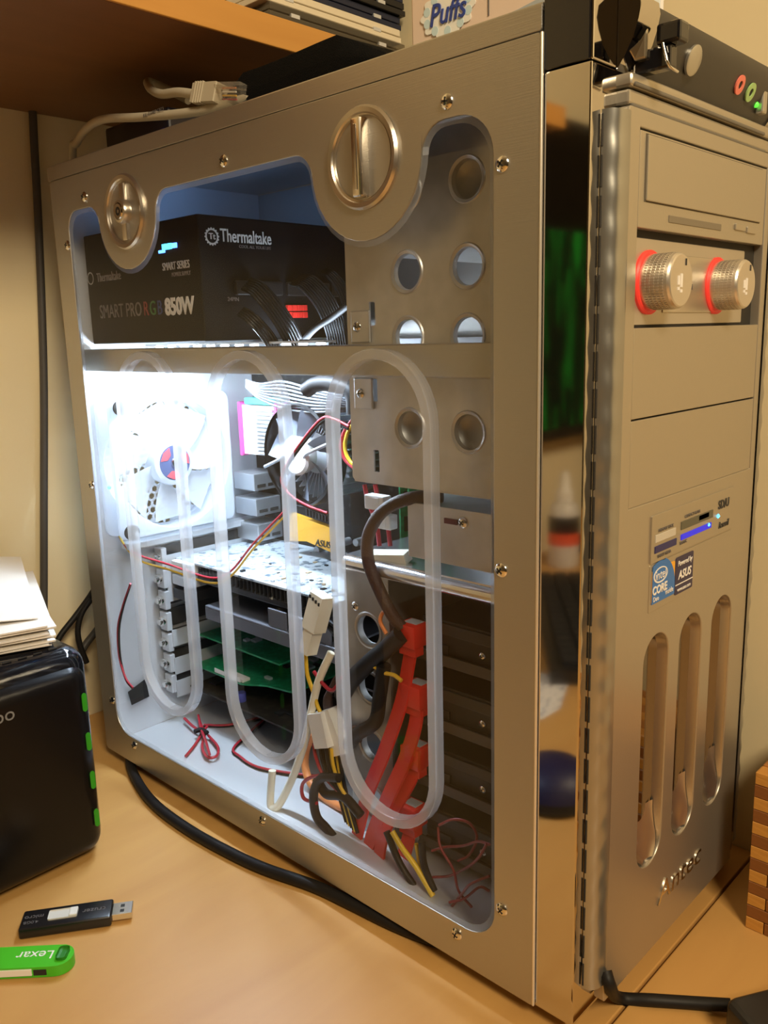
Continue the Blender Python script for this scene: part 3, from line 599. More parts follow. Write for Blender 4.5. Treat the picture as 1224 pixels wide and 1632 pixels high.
# ------------------------------------------------------------------ motherboard and what is plugged into it
MX = .1800
mo = empty('motherboard', (MX, .32, .04), 'dark motherboard fixed upright in the case', 'motherboard')
MB().box(MX, MX + .0016, .203, .4460, .0380, .3420).done('circuit_board', PCBK, mo)
for i in range(3):
    z1 = at(410, 752 + i * 40, 'x', .150).z; z0 = z1 - .0185
    m = MB().use(mat('port_shield', (.62, .64, .66), .35, .8)); m.box(.150, MX, .4130 - i * .001, .4440, z0 - .001, z1 - .003, .0008); m.use(DARKCUT)
    for q in range(2): m.box(.1535 + q * .013, .1635 + q * .013, .4126 - i * .001, .4134 - i * .001, z0 + .002, z0 + .005)
    m.done('rear_port_block', None, mo)
def mbbox(nm, y0, y1, z0, z1, h, m, bev=.0006): return MB().box(MX - h, MX - .0002, y0, y1, z0, z1, bev).done(nm, m, mo)
for y, z, w, hh, d in ((.30, .155, .010, .014, .008), (.33, .168, .008, .008, .012), (.285, .170, .012, .012, .006), (.345, .150, .010, .010, .005), (.26, .168, .014, .010, .008), (.24, .30, .02, .06, .006), (.36, .150, .016, .006, .010)): mbbox('chip', y - w / 2, y + w / 2, z - hh / 2, z + hh / 2, d, BLACKP)
for y, z in ((.318, .175), (.323, .160), (.352, .163), (.27, .152), (.278, .158), (.30, .178)):
    MB().cyl((MX, y, z), (MX - .010, y, z), .0035, n=14).done('capacitor', STEELIN, mo)
for i in range(3): mbbox('card_socket', .300, .390, .1475 - i * .0406, .1545 - i * .0406, .008, WHITEP if i == 0 else BLACKP)
p = at(500, 895, 'x', MX - .001)
text('printed_name', 'ASUS', .012, 'S', MX - .0008, p.y - .03, p.z + .002, PRINTW, mo)
# memory sticks
for i in range(4):
    y = .226 - i * .0095; s_ = empty('memory_stick', (MX - .015, y, .175), 'green memory module, number %s from the CPU cooler in the row of four' % ('one', 'two', 'three', 'four')[i], 'memory', 'memory modules on the motherboard')
    MB().box(.148, MX, y - .0007, y + .0007, .175, .305).done('board', PCBG, s_)
    for k in range(6): MB().box(.152, .166, y - .0018, y - .0007, .182 + k * .020, .194 + k * .020).done('chip', BLACKP, s_)
# chipset heat sink, pink and white
hs = empty('heat_sink', (MX, .40, .24), 'pink and white finned heat sink beside the rear fan', 'heat sink')
PINK = mat('pink_anodised', (.85, .12, .42), .35, .3)
a = at(378, 640, 'x', .150); b = at(440, 740, 'x', .150); y1_, y0_ = a.y, b.y; z1_, z0_ = a.z, b.z + .004
MB().box(.150, .176, y1_ - .003, y1_ + .001, z0_, z1_, .001).done('side_plate', PINK, hs); MB().box(.150, .176, y0_ - .004, y0_, z0_ + .004, z1_, .001).done('side_plate', PINK, hs)
MB().box(.153, MX - .0005, y0_, y1_ - .003, z0_ + .002, z1_ - .003).done('core', WHITEP, hs)
for k in range(12): z = z0_ + .004 + k * (z1_ - z0_ - .008) / 12; MB().box(.1490, .153, y0_ + .001, y0_ + (y1_ - y0_) * .55, z, z + .0016).done('fin', STEELIN, hs)
MB().box(.150, .170, y0_ + .004, y1_ - .010, z1_ - .002, z1_ + .004, .001).done('teal_connector', mat('teal_plug', (.10, .55, .50), .4), hs)
# CPU cooler
c = at(500, 722, 'x', .125); cy_, cz_ = c.y, c.z
co = empty('cpu_cooler', (.15, cy_, cz_ - .045), 'round finned processor cooler with pale hub', 'cpu cooler')
BLUEG = mat('cooler_aluminium', (.62, .66, .72), .35, .7)
for k in range(40):
    a = 2 * PI * k / 40; d = Vector((0, math.cos(a), math.sin(a))); t_ = Vector((0, -math.sin(a), math.cos(a)))
    i0 = Vector((.128, cy_, cz_)) + d * .016; i1 = Vector((.128, cy_, cz_)) + d * .038 + t_ * .007
    MB().prism([i0 + t_ * .0005, i0 - t_ * .0005, i1 - t_ * .0005, i1 + t_ * .0005], (.048, 0, 0)).done('fin', BLUEG, co, sm=False)
MB().lathe([(.017, .0), (.017, .05)], (.1265, cy_, cz_), (1, 0, 0), 30).done('core', STEELIN, co)
m = MB(); m.lathe([(.0405, .0), (.0420, .002), (.0420, .016), (.0405, .018), (.0395, .016), (.0395, .002)], (.1060, cy_, cz_), (1, 0, 0), 40, False, False); m.done('fan_ring', BLACKP, co)
hb = at(478, 750, 'x', .104)
MB().lathe([(.014, .012), (.016, .002), (.014, .0), (.00001, -.0008)], (.1040, cy_, cz_), (1, 0, 0), 30, False, True).done('hub', WHITEP, co)
for i in range(7):
    rs = []
    for k in range(6):
        r = .0155 + .0225 * k / 5; a = 2 * PI * i / 7 + .2 * k / 5; q = []
        for s in (-1, 1): aa = a + s * .26; q.append(Vector((.1130 + s * .005, cy_ + r * math.cos(aa), cz_ + r * math.sin(aa))))
        rs.append(q)
    MB().rings(rs, False, False, closed=False).done('blade', mat('cooler_blade_grey', (.16, .18, .22), .35), co)
for s in (-1, 1): MB().tube([(.1045, cy_ + s * .039, cz_ - .012 * s), (.1035, cy_ + s * .018, cz_ - .004 * s), (.1035, cy_ + s * .012, cz_)], .0014, 6).done('clip', BLUEG, co)
# orange flat ribbon on the board
a = at(462, 818, 'x', .150); b = at(527, 842, 'x', .150); c = at(527, 880, 'x', .150); d = at(462, 862, 'x', .150)
orb = empty('orange_card', d, 'orange heat shield below the CPU cooler', 'heat shield')
MB().prism([a, b, c, (c + d) / 2 + Vector((0, .004, .004)), d], (.006, 0, 0)).done('plate', mat('orange_card_paint', (.90, .45, .04), .45, bump=((300, 300, 300), .2)), orb)
text('printed_name', 'ASUS', .0085, 'S', .1495, (b.y * .8 + a.y * .2), (c.z + .006), PRINTD, orb, shear=.2)
for k in range(9):
    q = at(488 + k * 5, 815 + k * 1.5, 'x', .148); MB().box(.148, .152, q.y - .0012, q.y + .0012, q.z - .004, q.z + .005).done('fin', BLACKP, orb, sm=False)
# graphics card: board lies flat, its back face up
GZ = at(440, 934, 'x', .076).z
gc = empty('graphics_card', (.125, .33, GZ - .03), 'long graphics card with pale board and black heat sink fins', 'graphics card')
gy0, gy1 = at(535, 958, 'x', .076).y, .4400
MB().box(.076, MX, gy0, gy1, GZ - .0016, GZ).done('board', PCBW, gc)
SMD = [BLACKP, WHITEP, STEELIN, mat('smd_tan', (.55, .40, .25), .5)]
for k in range(46):
    x = random.uniform(.080, .170); y = random.uniform(gy0 + .004, gy1 - .03); w = random.uniform(.0012, .005); h_ = random.uniform(.0012, .004)
    MB().box(x, x + w, y, y + h_, GZ, GZ + random.uniform(.0006, .0018)).done('chip', SMD[k % 4], gc, sm=False)
MB().box(.078, .172, gy0 + .002, gy1 - .03, GZ - .018, GZ - .0120, .001).done('heat_sink_base', BLACKP, gc)
nf = 34
for k in range(nf): y = gy0 + .002 + (gy1 - .032 - gy0) * k / nf; MB().box(.0775, .172, y, y + .0014, GZ - .0125, GZ - .0018).done('fin', BLACKM, gc, sm=False)
SHR = mat('shroud_grey', (.17, .175, .20), .4, .4)
g0 = gy0 + .001
MB().box(.0740, .172, gy0, gy1 - .045, GZ - .0375, GZ - .0355, .0008).box(.0740, .0756, gy0, gy1 - .045, GZ - .0480, GZ - .0375, .0004).done('shroud', SHR, gc)
for k in range(3): y = gy0 + .006 + k * .026; MB().box(.0745, .0765, y, y + .022, GZ - .0350, GZ - .0200, .0005).done('shroud_window', SHR if k != 1 else mat('shroud_pale', (.32, .32, .36), .4, .3), gc)
for k in range(2): y = gy0 + .012 + k * .026; MB().box(.0742, .090, y, y + .018, GZ - .0354, GZ - .0350).done('shroud_hole', DARKCUT, gc, sm=False)
MB().box(.066, MX, gy1, gy1 + .0012, GZ - .040, GZ + .004).done('bracket', STEELIN, gc)
for k in range(3): MB().box(.0700, .110, gy1 - .030, gy1 - .002, GZ - .010 - k * .013, GZ - .0005 - k * .013, .0008).done('video_port', (WHITEP, STEELIN, BLACKP)[k], gc)
# two green add-in cards
for i, (u, v, ln, lab) in enumerate(((380, 1045, .085, 'thin green add-in card under the graphics card'), (370, 1086, .130, 'lower green add-in card with a white printed strip'))):
    p = at(u, v, 'x', .082); z = p.z
    e_ = empty('expansion_card', (.13, .38, z), lab, 'expansion card', 'green add-in cards'); ye = .440 - ln if i else .440 - .125
    poly = [(.082, .432), (MX, .432), (MX, ye), (.100, ye), (.094, ye + .03), (.082, ye + .05)] if i else [(.090, .432), (MX, .432), (MX, ye), (.090, ye)]
    m = MB(); m.prism([(x, y, z) for x, y in poly], (0, 0, .0016)); m.done('board', PCBG, e_, sm=False)
    for k in range(9):
        x = random.uniform(.098, .16); y = random.uniform(ye + .012, .42); MB().box(x, x + random.uniform(.003, .010), y, y + random.uniform(.003, .010), z + .0016, z + .0036).done('chip', (BLACKP, STEELIN)[k % 2], e_, sm=False)
    MB().box(.066, MX, .4385, .4397, z - .006, z + .010).done('bracket', STEELIN, e_)
    if i: MB().box(.0825, .0830, ye + .052, ye + .090, z + .0017, z + .0058).done('print_strip', PRINTW, e_, sm=False); MB().box(.084, .092, .36, .39, z + .0016, z + .0040).done('chip_pale', PRINTW, e_, sm=False)
zc = at(425, 1150, 'x', .080).z
e_ = empty('expansion_card', (.13, .36, zc), 'dark brown card lowest in the slots above the case floor', 'expansion card')
MB().prism([(x, y, zc) for x, y in ((.080, .438), (MX - .001, .438), (MX - .001, .262), (.080, .262))], (0, 0, .0018)).done('board', mat('board_brown', (.030, .024, .018), .55, spec=.2, var=((140, 140, 140), (.055, .045, .032), .5, .7)), e_, sm=False)
for k in range(10):
    x = random.uniform(.09, .16); y = random.uniform(.27, .42); MB().box(x, x + random.uniform(.004, .012), y, y + random.uniform(.004, .012), zc + .0018, zc + .0035).done('chip', BLACKM, e_, sm=False)
MB().box(.066, MX, .4385, .4397, zc - .006, zc + .010).done('bracket', STEELIN, e_)
p = at(385, 1106, 'x', .090); MB().cyl((.090, p.y, zc + .0018), (.090, p.y, zc + .010), .004).done('blue_capacitor', mat('cap_blue', (.05, .06, .40), .4), e_)
# ------------------------------------------------------------------ hard drives and their trays
dzs = [at(*q, 'x', .058).z for q in ((668, 1012), (668, 1113), (668, 1210), (668, 1310))]
dzs = [dzs[0] + (dzs[3] - dzs[0]) * k / 3 for k in range(4)]
TRAY = mat('tray_metal', (.10, .088, .07), .45, .5); HDB = mat('drive_dark', (.022, .021, .02), .4, .3)
ORD = ('topmost', 'second', 'third', 'lowest')
for i, z in enumerate(dzs):
    e_ = empty('hard_drive', (.125, .08, z - .014), '%s dark hard drive in the lower cage behind red cables' % ORD[i], 'hard drive', 'hard drives in the lower cage')
    MB().box(.0640, .180, .030, .1310, z - .012, z + .012, .0012).done('body', HDB, e_)
    MB().box(.0620, .0640, .034, .128, z + .003, z + .0105, .0004).done('circuit_edge', mat('drive_edge', (.06, .057, .05), .4, .5), e_)
    for k in range(2): pan_screw('drive_screw', (.0638, .052 + k * .030, z - .005), (-1, 0, 0), .0026, e_)
    MB().box(.0625, .0642, .108, .126, z - .010, z - .004).done('connector', BLACKP, e_)
    t_ = empty('drive_tray', (.125, .08, z - .018), '%s dull metal drive tray with an upright end tab' % ORD[i], 'drive tray', 'trays in the lower cage')
    MB().box(.0600, .182, .020, .1340, z - .0175, z - .0155).box(.0596, .0606, .0205, .1340, z - .0170, z - .0100, .0003).done('base', TRAY, t_)
    MB().box(.0560, .0600, .0225, .0240, z - .0120, z + .0100).box(.0560, .0570, .0225, .0320, z - .0120, z + .0100).done('end_tab', mat('tab_metal', (.24, .20, .14), .4, .6), t_)
# red SATA cables
for i, (pl, low, x1) in enumerate((((656, 1012), [(650, 1065), (638, 1125), (612, 1200), (586, 1265), (566, 1345)], .046), ((664, 1108), [(662, 1155), (645, 1212), (618, 1272), (592, 1335), (578, 1398)], .043), ((662, 1205), [(652, 1245), (628, 1288), (609, 1335), (601, 1402)], .040), ((655, 1300), [(650, 1340), (640, 1375), (625, 1415)], .046))):
    h = at(*pl, 'x', .054); e_ = empty('sata_cable', h, 'red flat data cable plugged into the %s hard drive' % ORD[i], 'cable', 'red data cables')
    path = [h + Vector((0, 0, -.006))] + [at(u, v, 'x', .054 - (.054 - x1) * min(1, (k + 1) / 3)) for k, (u, v) in enumerate(low)]
    m = MB(); m.box(.0480, .0630, h.y - .0075, h.y + .0085, h.z - .0070, h.z + .0080, .0008); m.prism([(.050, h.y - .0065, h.z - .007), (.058, h.y - .0065, h.z - .007), (.058, h.y + .0075, h.z - .007), (.050, h.y + .0075, h.z - .007)], (0, 0, -.006)); m.done('plug', REDC, e_)
    MB().ribbon(path, .0115, (.25, 1, .35), .0018).done('strip', REDC, e_)
    MB().box(.0530, .0610, h.y - .0050, h.y + .0055, h.z + .0080, h.z + .0086, .0002).done('metal_clip', STEELIN, e_)
# ------------------------------------------------------------------ loose wiring inside
def wpair(pts, r, label):
    e_ = empty('wire_pair', pts[0], label, 'wire'); MB().tube(pts, r, 6, 6).done('red_strand', REDW, e_)
    MB().tube([Vector(p) + Vector((.0004, .0012 * math.cos(i * 1.3), -.0016)) for i, p in enumerate(pts)], r, 6, 6).done('black_strand', BLKW, e_)
def pw(pts, x): return [at(u, v, 'x', (x if isinstance(x, (int, float)) else x[i])) for i, (u, v) in enumerate(pts)]
cable('sleeved_cable', pw([(705, 790), (650, 795), (610, 815), (588, 850), (586, 890), (600, 930), (622, 975), (640, 1000)], [.06, .05, .044, .042, .042, .043, .046, .050]), .0042, BRNW, 'thick brown sleeved cable arching beside the bracket box', n=10)
cable('black_loom', pw([(545, 1110), (560, 1085), (590, 1055), (615, 1035), (640, 1010)], .047), .0062, BLKW, 'thick black cable loom crossing the upper cage holes', n=10)
cable('black_loom', pw([(612, 1060), (605, 1110), (598, 1150), (570, 1170), (545, 1200)], .047), .0050, BLKW, 'black cable loom hanging between the cage holes', n=10)
cable('red_yellow_wire', pw([(625, 985), (612, 975), (606, 990), (616, 1010)], .045), .0013, ORGW, 'orange wire curl by the top cage hole', 'wire')
cable('yellow_wire', pw([(596, 1062), (612, 1072), (628, 1076), (640, 1085)], .045), .0014, YELW, 'short yellow wire beside the middle cage hole', 'wire')
cable('cream_cable', pw([(528, 1040), (508, 1085), (497, 1130), (486, 1180), (470, 1230), (452, 1270), (440, 1287), (431, 1280), (434, 1228)], [.052, .046, .042, .040, .038, .034, .030, .030, .034]), .0030, CREAM, 'cream coloured cable bent into a hook above the case floor', n=10)
ck = empty('power_plug', at(505, 1000, 'x', .045), 'cream slotted power connector beside the graphics card', 'connector')
a = at(514, 948, 'x', .050); b = at(490, 1040, 'x', .042); d = (a - b).normalized()
m = MB(); w_ = Vector((0, 1, 0)); m.ribbon([b, b + (a - b) * .45], .0095, w_, .010, 2); m.ribbon([b + (a - b) * .40, a], .0135, w_, .012, 2); m.done('shell', CREAM, ck)
for k in range(4): q = a + (b - a) * .10 + w_ * (.0045 - k * .003) + Vector((-.0062, 0, .004 - .0015 * k)); MB().box(q.x - .0004, q.x + .0004, q.y - .0008, q.y + .0008, q.z - .0012, q.z + .0012).done('slot', DARKCUT, ck, sm=False)
cable('yellow_wire', pw([(487, 1042), (490, 1075), (500, 1105), (508, 1130), (525, 1160)], .043), .0015, YELW, 'yellow wire dropping from the cream power connector', 'wire')
cable('red_wire', pw([(500, 1070), (515, 1090), (530, 1100), (545, 1080)], .046), .0014, REDW, 'dark red wire crossing behind the cream cable', 'wire')
cw = empty('white_plug', at(520, 1165, 'x', .040), 'pale white power connector with four wires near the case floor', 'connector')
a = at(508, 1135, 'x', .042); b = at(520, 1190, 'x', .040); m = MB(); m.ribbon([a, b], .015, (0, 1, -.2), .010, 2); m.done('shell', WHITEP, cw)
for k, (mm, du) in enumerate(((REDW, 0), (BLKW, 10), (BLKW, 20), (YELW, 28))): MB().tube(pw([(500 + du, 1185 + du * .3), (503 + du, 1205 + du * .5), (515 + du * .9, 1235 + du * .5), (540 + du * .5, 1262 + du * .4)], .040), .0014, 6).done('wire', mm, cw)
cw2 = empty('white_plug', at(540, 1190, 'x', .046), 'slanted white power connector against the lower cage', 'connector')
MB().ribbon(pw([(522, 1130), (535, 1165), (548, 1200)], .046), .013, (0, 1, 0), .010, 2).done('shell', WHITEP, cw2)
BN = ('first', 'second', 'third', 'fourth', 'fifth', 'sixth')
lo = empty('cable_loom', at(535, 1030, 'x', .06), 'loom of thin black power wires between graphics card and lower cage', 'cable')
for k in range(12): MB().tube(pw([(508 + k * 3, 985 + k * 3), (524 + k * 3, 990 + k * 5), (545 + k * 1.5, 1012 + k * 6), (556 + k * .5, 1050 + k * 6), (560, 1100 + k * 4)], [.058 + .0012 * (k % 4)] * 5), .0015, 6).done('wire', BLKW, lo)
l2_ = empty('cable_loom', at(540, 1235, 'x', .05), 'loom of black and yellow wires dropping toward the case floor', 'cable')
for k in range(7): MB().tube(pw([(520 + k * 3, 1150 + k * 3), (516 + k * 4, 1195), (524 + k * 4, 1235 + k * 2), (540 + k * 3, 1268 + k * 3), (552 + k * 3, 1310 + k * 3)], [.050, .048, .047, .046, .044]), .0015, 6).done('wire', YELW if k in (2, 5) else BLKW, l2_)
l3_ = empty('cable_loom', at(550, 1100, 'x', .05), 'brown wires looping beside the middle cage hole', 'cable')
for k in range(5): MB().tube(pw([(552, 1062 + k * 8), (530 - k * 2, 1090 + k * 4), (528 - k * 2, 1125 + k * 2), (545, 1155 + k * 3), (575, 1160 + k * 5)], .050), .0017, 6).done('wire', BRNW, l3_)
cable('orange_cable', pw([(500, 1170), (488, 1195), (487, 1225), (498, 1252), (530, 1280), (562, 1292)], [.075, .072, .068, .064, .062, .06]), .0032, ORGW, 'orange round cable curling over the case floor', n=10)
cable('black_loom', pw([(540, 1240), (512, 1240), (500, 1265), (504, 1300), (520, 1320), (532, 1335)], .036), .0034, BLKW, 'black cable loop lying at the floor below the white connectors', n=8)
cable('black_loom', pw([(504, 1240), (520, 1265), (548, 1270), (575, 1300)], .040), .0036, BLKW, 'black and yellow cable loom running to the lower cage', n=8)
cable('red_wire', pw([(505, 1280), (484, 1272), (482, 1250), (498, 1238), (520, 1235)], .036), .0014, REDW, 'red wire loop beside the black cable loop', 'wire')
cable('yellow_wire', pw([(625, 1325), (640, 1350), (662, 1380), (680, 1410), (690, 1428)], .030), .0019, YELW, 'bright yellow wire slanting down right of the red cables', 'wire')
cable('yellow_wire', pw([(664, 1345), (668, 1370), (672, 1395)], .034), .0016, YELW, 'short upright yellow wire behind the bright one', 'wire')
for (p0, p1, lb) in (((616, 1325), (672, 1430), 'left'), ((672, 1340), (692, 1420), 'right')):
    cable('black_wire', pw([p0, ((p0[0] + p1[0]) / 2 - 6, (p0[1] + p1[1]) / 2), p1], .032), .0024, BLKW, 'black wire %s of the bright yellow wire' % lb, 'wire')
DRW = mat('dark_red_wire', (.22, .018, .02), .45)
for k, (pts, lb) in enumerate((([(688, 1356), (710, 1350), (738, 1348), (762, 1341), (780, 1346)], 'upper thin red wire on the floor under the drives'), ([(690, 1398), (716, 1396), (742, 1384), (762, 1368), (776, 1345)], 'middle thin red wire on the floor under the drives'), ([(704, 1462), (724, 1440), (741, 1418), (752, 1408), (780, 1396)], 'thin red wire nearest the window corner'), ([(698, 1318), (702, 1350), (722, 1385), (731, 1420), (752, 1446)], 'thin dark red wire crossing the floor under the drives'), ([(700, 1315), (722, 1306), (748, 1312), (760, 1335), (748, 1362), (730, 1372)], 'thin wire arching below the lowest drive'), ([(716, 1438), (740, 1432), (764, 1414), (780, 1420)], 'short thin wire in the window corner'))):
    cable('red_wire', pw(pts, [.030 + .004 * math.sin(k + i) for i in range(len(pts))]), .0009, DRW, lb, 'wire', n=6)
wpair(pw([(556, 680), (532, 668), (512, 668), (480, 705), (455, 745), (449, 768), (464, 790), (490, 806), (522, 818)], .085), .0012, 'red and black wire looping in front of the CPU cooler')
wr = empty('wire_pair', at(300, 915, 'x', .05), 'twisted red and yellow fan wires strung across the slots', 'wire')
for k, (mm, dv) in enumerate(((REDW, -5), (YELW, 3))): MB().tube(pw([(182, 836), (198, 868), (222, 890 + dv), (270, 905 + dv), (335, 926 + dv), (368, 915 + dv), (405, 870 + dv), (455, 818 + dv)], [.03, .03, .035, .045, .055, .06, .07, .08]), .0010, 6).done('wire', mm, wr)
wpair(pw([(208, 930), (196, 965), (188, 1000), (190, 1045), (200, 1080), (212, 1096)], .012), .0010, 'red and black wire hanging down the left inside edge')
zt = .0029
tp = empty('tape_patch', at(222, 1095, 'y', .4505), 'square of black tape at the rear bottom corner', 'tape')
q = [at(u, v, 'y', .4505) for u, v in ((204, 1103), (232, 1082), (238, 1110), (210, 1124))]; MB().prism(q, (0, .0004, 0)).done('sheet', BLACKM, tp, sm=False)
def fw(pts, dz=.0): return [at(u, v, 'z', zt + .0016 + dz) for u, v in pts]
rb = empty('wire_bundle', at(322, 1190, 'z', zt), 'red wire bundle tied with black on the case floor', 'wire')
for k, pts in enumerate(([(318, 1148), (322, 1165), (312, 1185), (296, 1205)], [(318, 1150), (326, 1170), (322, 1190), (330, 1206), (345, 1205), (347, 1190), (332, 1172)], [(294, 1145), (308, 1158), (322, 1165), (330, 1158)], [(316, 1140), (320, 1160), (328, 1182), (334, 1203)])): MB().tube(fw(pts, .002 * k), .0013, 6).done('strand', REDW, rb)
MB().tube(fw([(310, 1166), (320, 1163), (330, 1168)], .006), .0022, 6).done('tie', BLKW, rb)
wpair(fw([(325, 1155), (365, 1155), (420, 1143), (400, 1165), (372, 1192), (382, 1205), (410, 1222), (470, 1233), (530, 1238)], .001), .0011, 'long red and black wire zigzagging over the case floor')
# sleeved bundle below the bar
mb_ = empty('main_cable', at(480, 630, 'x', .11), 'pale sleeved bundle of wires above the CPU cooler', 'cable')
for k in range(8): MB().tube(pw([(392, 606 + k * 1.5), (415, 612 + k * 3.5), (450, 608 + k * 6), (490, 618 + k * 5.5), (530, 628 + k * 4), (562, 634 + k * 3)], [.10, .105, .11, .11, .11, .12]), .0011, 6).done('wire', mat('sleeve_grey', (.16, .18, .20), .4), mb_)
cable('black_loom', pw([(488, 622), (505, 612), (530, 612), (560, 625), (565, 660)], .09), .0058, BLKW, 'black cable end hanging under the cross bar', n=10)
for k, (mm, nm, du) in enumerate(((REDW, 'red', 0), (YELW, 'yellow', 6))): cable(nm + '_wire', pw([(562 + du, 668), (548 + du, 690), (544 + du, 715), (552 + du, 735), (570 + du, 750)], .10), .0015, mm, nm + ' wire curving beside the upper drive cage', 'wire')
for k, (u, lb) in enumerate(((575, 'left'), (592, 'right'))): cable('red_wire', pw([(u + 6, 772), (u + 12, 800), (u + 25, 835), (u + 30, 870)], .075), .0016, REDW, '%s red wire hanging below the upper drive cage' % lb, 'wire')
for k, (u, v, lb) in enumerate(((602, 800, 'upper'), (612, 830, 'lower'))):
    p = at(u, v, 'x', .07); e_ = tag(MB().box(p.x - .004, p.x + .004, p.y - .009, p.y + .009, p.z - .005, p.z + .005, .0008).box(p.x - .0044, p.x - .004, p.y - .005, p.y + .005, p.z - .0035, p.z + .0035).done('white_plug', WHITEP), '%s small white plug below the upper drive cage' % lb, 'connector')
p = at(622, 890, 'x', .054); tag(MB().ribbon([p + Vector((0, .020, -.002)), p + Vector((.004, -.012, .002))], .008, (1, 0, .3), .007, 2).done('white_plug', CREAM), 'cream plug lying on the bright drive shelf', 'connector')
#OUTSIDE
# ------------------------------------------------------------------ storage box on the desk
NY, NX1 = .318, -.0712; NX0 = NX1 - .152; NZ1 = .149
nas = empty('storage_box', ((NX0 + NX1) / 2, .42, ZD), 'glossy black drive storage box with four green lights', 'storage box')
NASB = mat('nas_gloss_black', (.006, .006, .008), .10, coat=.5)
MB().box(NX0, NX1, NY + .004, NY + .205, ZD + .001, NZ1, .016, 6).done('housing', NASB, nas, ang=.3)
MB().box(NX0 + .006, NX1 - .004, NY - .002, NY + .03, ZD + .004, NZ1 - .010, .014, 6).done('front_cover', mat('nas_front', (.006, .005, .005), .25, spec=.25), nas, ang=.3)
for k in range(4):
    z = .1112 - k * .0295; plate('green_light', [rrect(-.0842, -.0806, z - .0068, z + .0068, .0020, 4)], .0006, 'F', NY - .0024, LEDN, nas)
text('printed_name', 'Drobo', .0130, 'F', NY - .0022, -.1300, .1205, mat('nas_print', (.20, .20, .20), .5), nas, align='RIGHT', t=.0001)
for k in range(12): x = NX0 + .012 + k * .0105; MB().box(x, x + .006, NY + .0155, NY + .0165, NZ1 - .0003, NZ1 + .0004).done('vent_slot', DARKCUT, nas, sm=False)
PAPER = mat('paper_white', (.80, .76, .70), .8)
pl = [(( 0, 955), (105, 1040)), ]
for k in range(9):
    a_ = .30 + .05 * math.sin(k * 2.3); z = NZ1 + .0009 + k * .0019; c = Vector((-.0905 - .004 * math.sin(k * 1.7), .336 + .003 * math.cos(k * 2.1), z))
    ex = Vector((-math.cos(a_), math.sin(a_), 0)); ey = Vector((math.sin(a_), math.cos(a_), 0))
    q = [c, c + ey * .17, c + ey * .17 + ex * .16, c + ex * .16]
    tag(MB().prism(q, (0, 0, .0012)).done('paper_sheet', PAPER, sm=False), 'white paper booklet %s in the pile on the black storage box' % ('lowest', 'second from bottom', 'third from bottom', 'fourth from bottom', 'in the middle', 'fourth from top', 'third from top', 'second from top', 'uppermost flat')[k], 'paper', 'papers on the storage box')
a, b, c = at(0, 955, 'y', .42), at(98, 1032, 'y', .345), at(0, 1030, 'y', .345)
q = [Vector((-.0925, .352, NZ1 + .0180)), Vector((-.03, .52, NZ1 + .022)), Vector((-.20, .56, NZ1 + .052)), Vector((-.225, .40, NZ1 + .030))]
tag(MB().prism(q, (0, 0, .0008)).done('paper_sheet', PAPER, sm=False), 'curled top white sheet sloping up on the paper pile', 'paper', 'papers on the storage box')
# ------------------------------------------------------------------ usb sticks
def oriented(name, p, ang, label):
    o = empty(name, p, label, 'usb stick'); o.rotation_euler = (0, 0, ang); return o
def child(mb, name, m, par, sm=True):
    """part given in its thing's own coordinates"""
    o = mb.done(name, m, None, sm, origin=(0, 0, 0)); o.parent = par; o.location = (0, 0, 0); return o
def ctext(nm, body, size, par, z, x, y, m, rot=0, sx=1.0):
    cu = bpy.data.curves.new(nm, 'FONT'); cu.body = body; cu.size = size; cu.align_x = 'CENTER'; cu.align_y = 'CENTER'; cu.extrude = .00005
    ob = bpy.data.objects.new(nm, cu); me = bpy.data.meshes.new_from_object(ob); bpy.data.objects.remove(ob); bpy.data.curves.remove(cu)
    me.transform(Matrix.Translation((x, y, z)) @ Matrix.Rotation(rot, 4, 'Z') @ Matrix.Diagonal((sx, 1, 1, 1))); me.materials.clear(); me.materials.append(m)
    o = bpy.data.objects.new(nm, me); COL.objects.link(o); o.parent = par; return o
a = at(30, 1500, 'z', ZD); b = at(178, 1478, 'z', ZD); d = b - a; ang = math.atan2(d.y, d.x); ln = d.length
u1 = oriented('usb_stick', a, ang, 'black sliding usb stick with bare metal plug')
child(MB().box(0, ln, .0, .0190, .0003, .0078, .0016, 3), 'body', mat('usb_black', (.012, .011, .012), .25), u1)
child(MB().box(ln * .30, ln * .62, .0050, .0140, .0078, .0082, .0010, 2), 'slider_window', mat('slider_grey', (.62, .62, .58), .35), u1)
child(MB().box(ln * .53, ln * .62, .0055, .0135, .0080, .0096, .0006, 2), 'slider', mat('slider_grey2', (.72, .72, .68), .3), u1)
child(MB().box(ln, ln + .0125, .0035, .0155, .0018, .0063, .0003, 1), 'metal_plug', mat('plug_steel', (.75, .74, .72), .25, 1.0), u1)
for k in range(2): child(MB().box(ln + .005, ln + .0075, .0055 + k * .0050, .0080 + k * .0050, .00632, .00645), 'plug_hole', DARKCUT, u1, False)
ctext('printed_name', 'cruzer', .0055, u1, .00785, ln * .80, .0095, PRINTG, PI); ctext('printed_name', 'micro', .0050, u1, .00785, ln * .14, .0110, PRINTG, PI); ctext('printed_size', '4.0GB', .0036, u1, .00785, ln * .12, .0060, PRINTG, PI)
a = at(-30, 1563, 'z', ZD); b = at(112, 1556, 'z', ZD); d = b - a; ang = math.atan2(d.y, d.x); ln = d.length
u2 = oriented('usb_stick', a, ang, 'bright green usb stick with white edge and cord hole')
GRN = mat('usb_green', (.07, .50, .02), .35)
m = MB(); w = .0185
ol = [(0, 0), (ln - .012, 0)] + arc(ln - .0095, .0095 - .0002, .0092, -90, 80, 10) + [(ln - .014, w), (0, w)]
child(m.prism([(x, y, .0003) for x, y in ol], (0, 0, .0070)), 'body', GRN, u2)
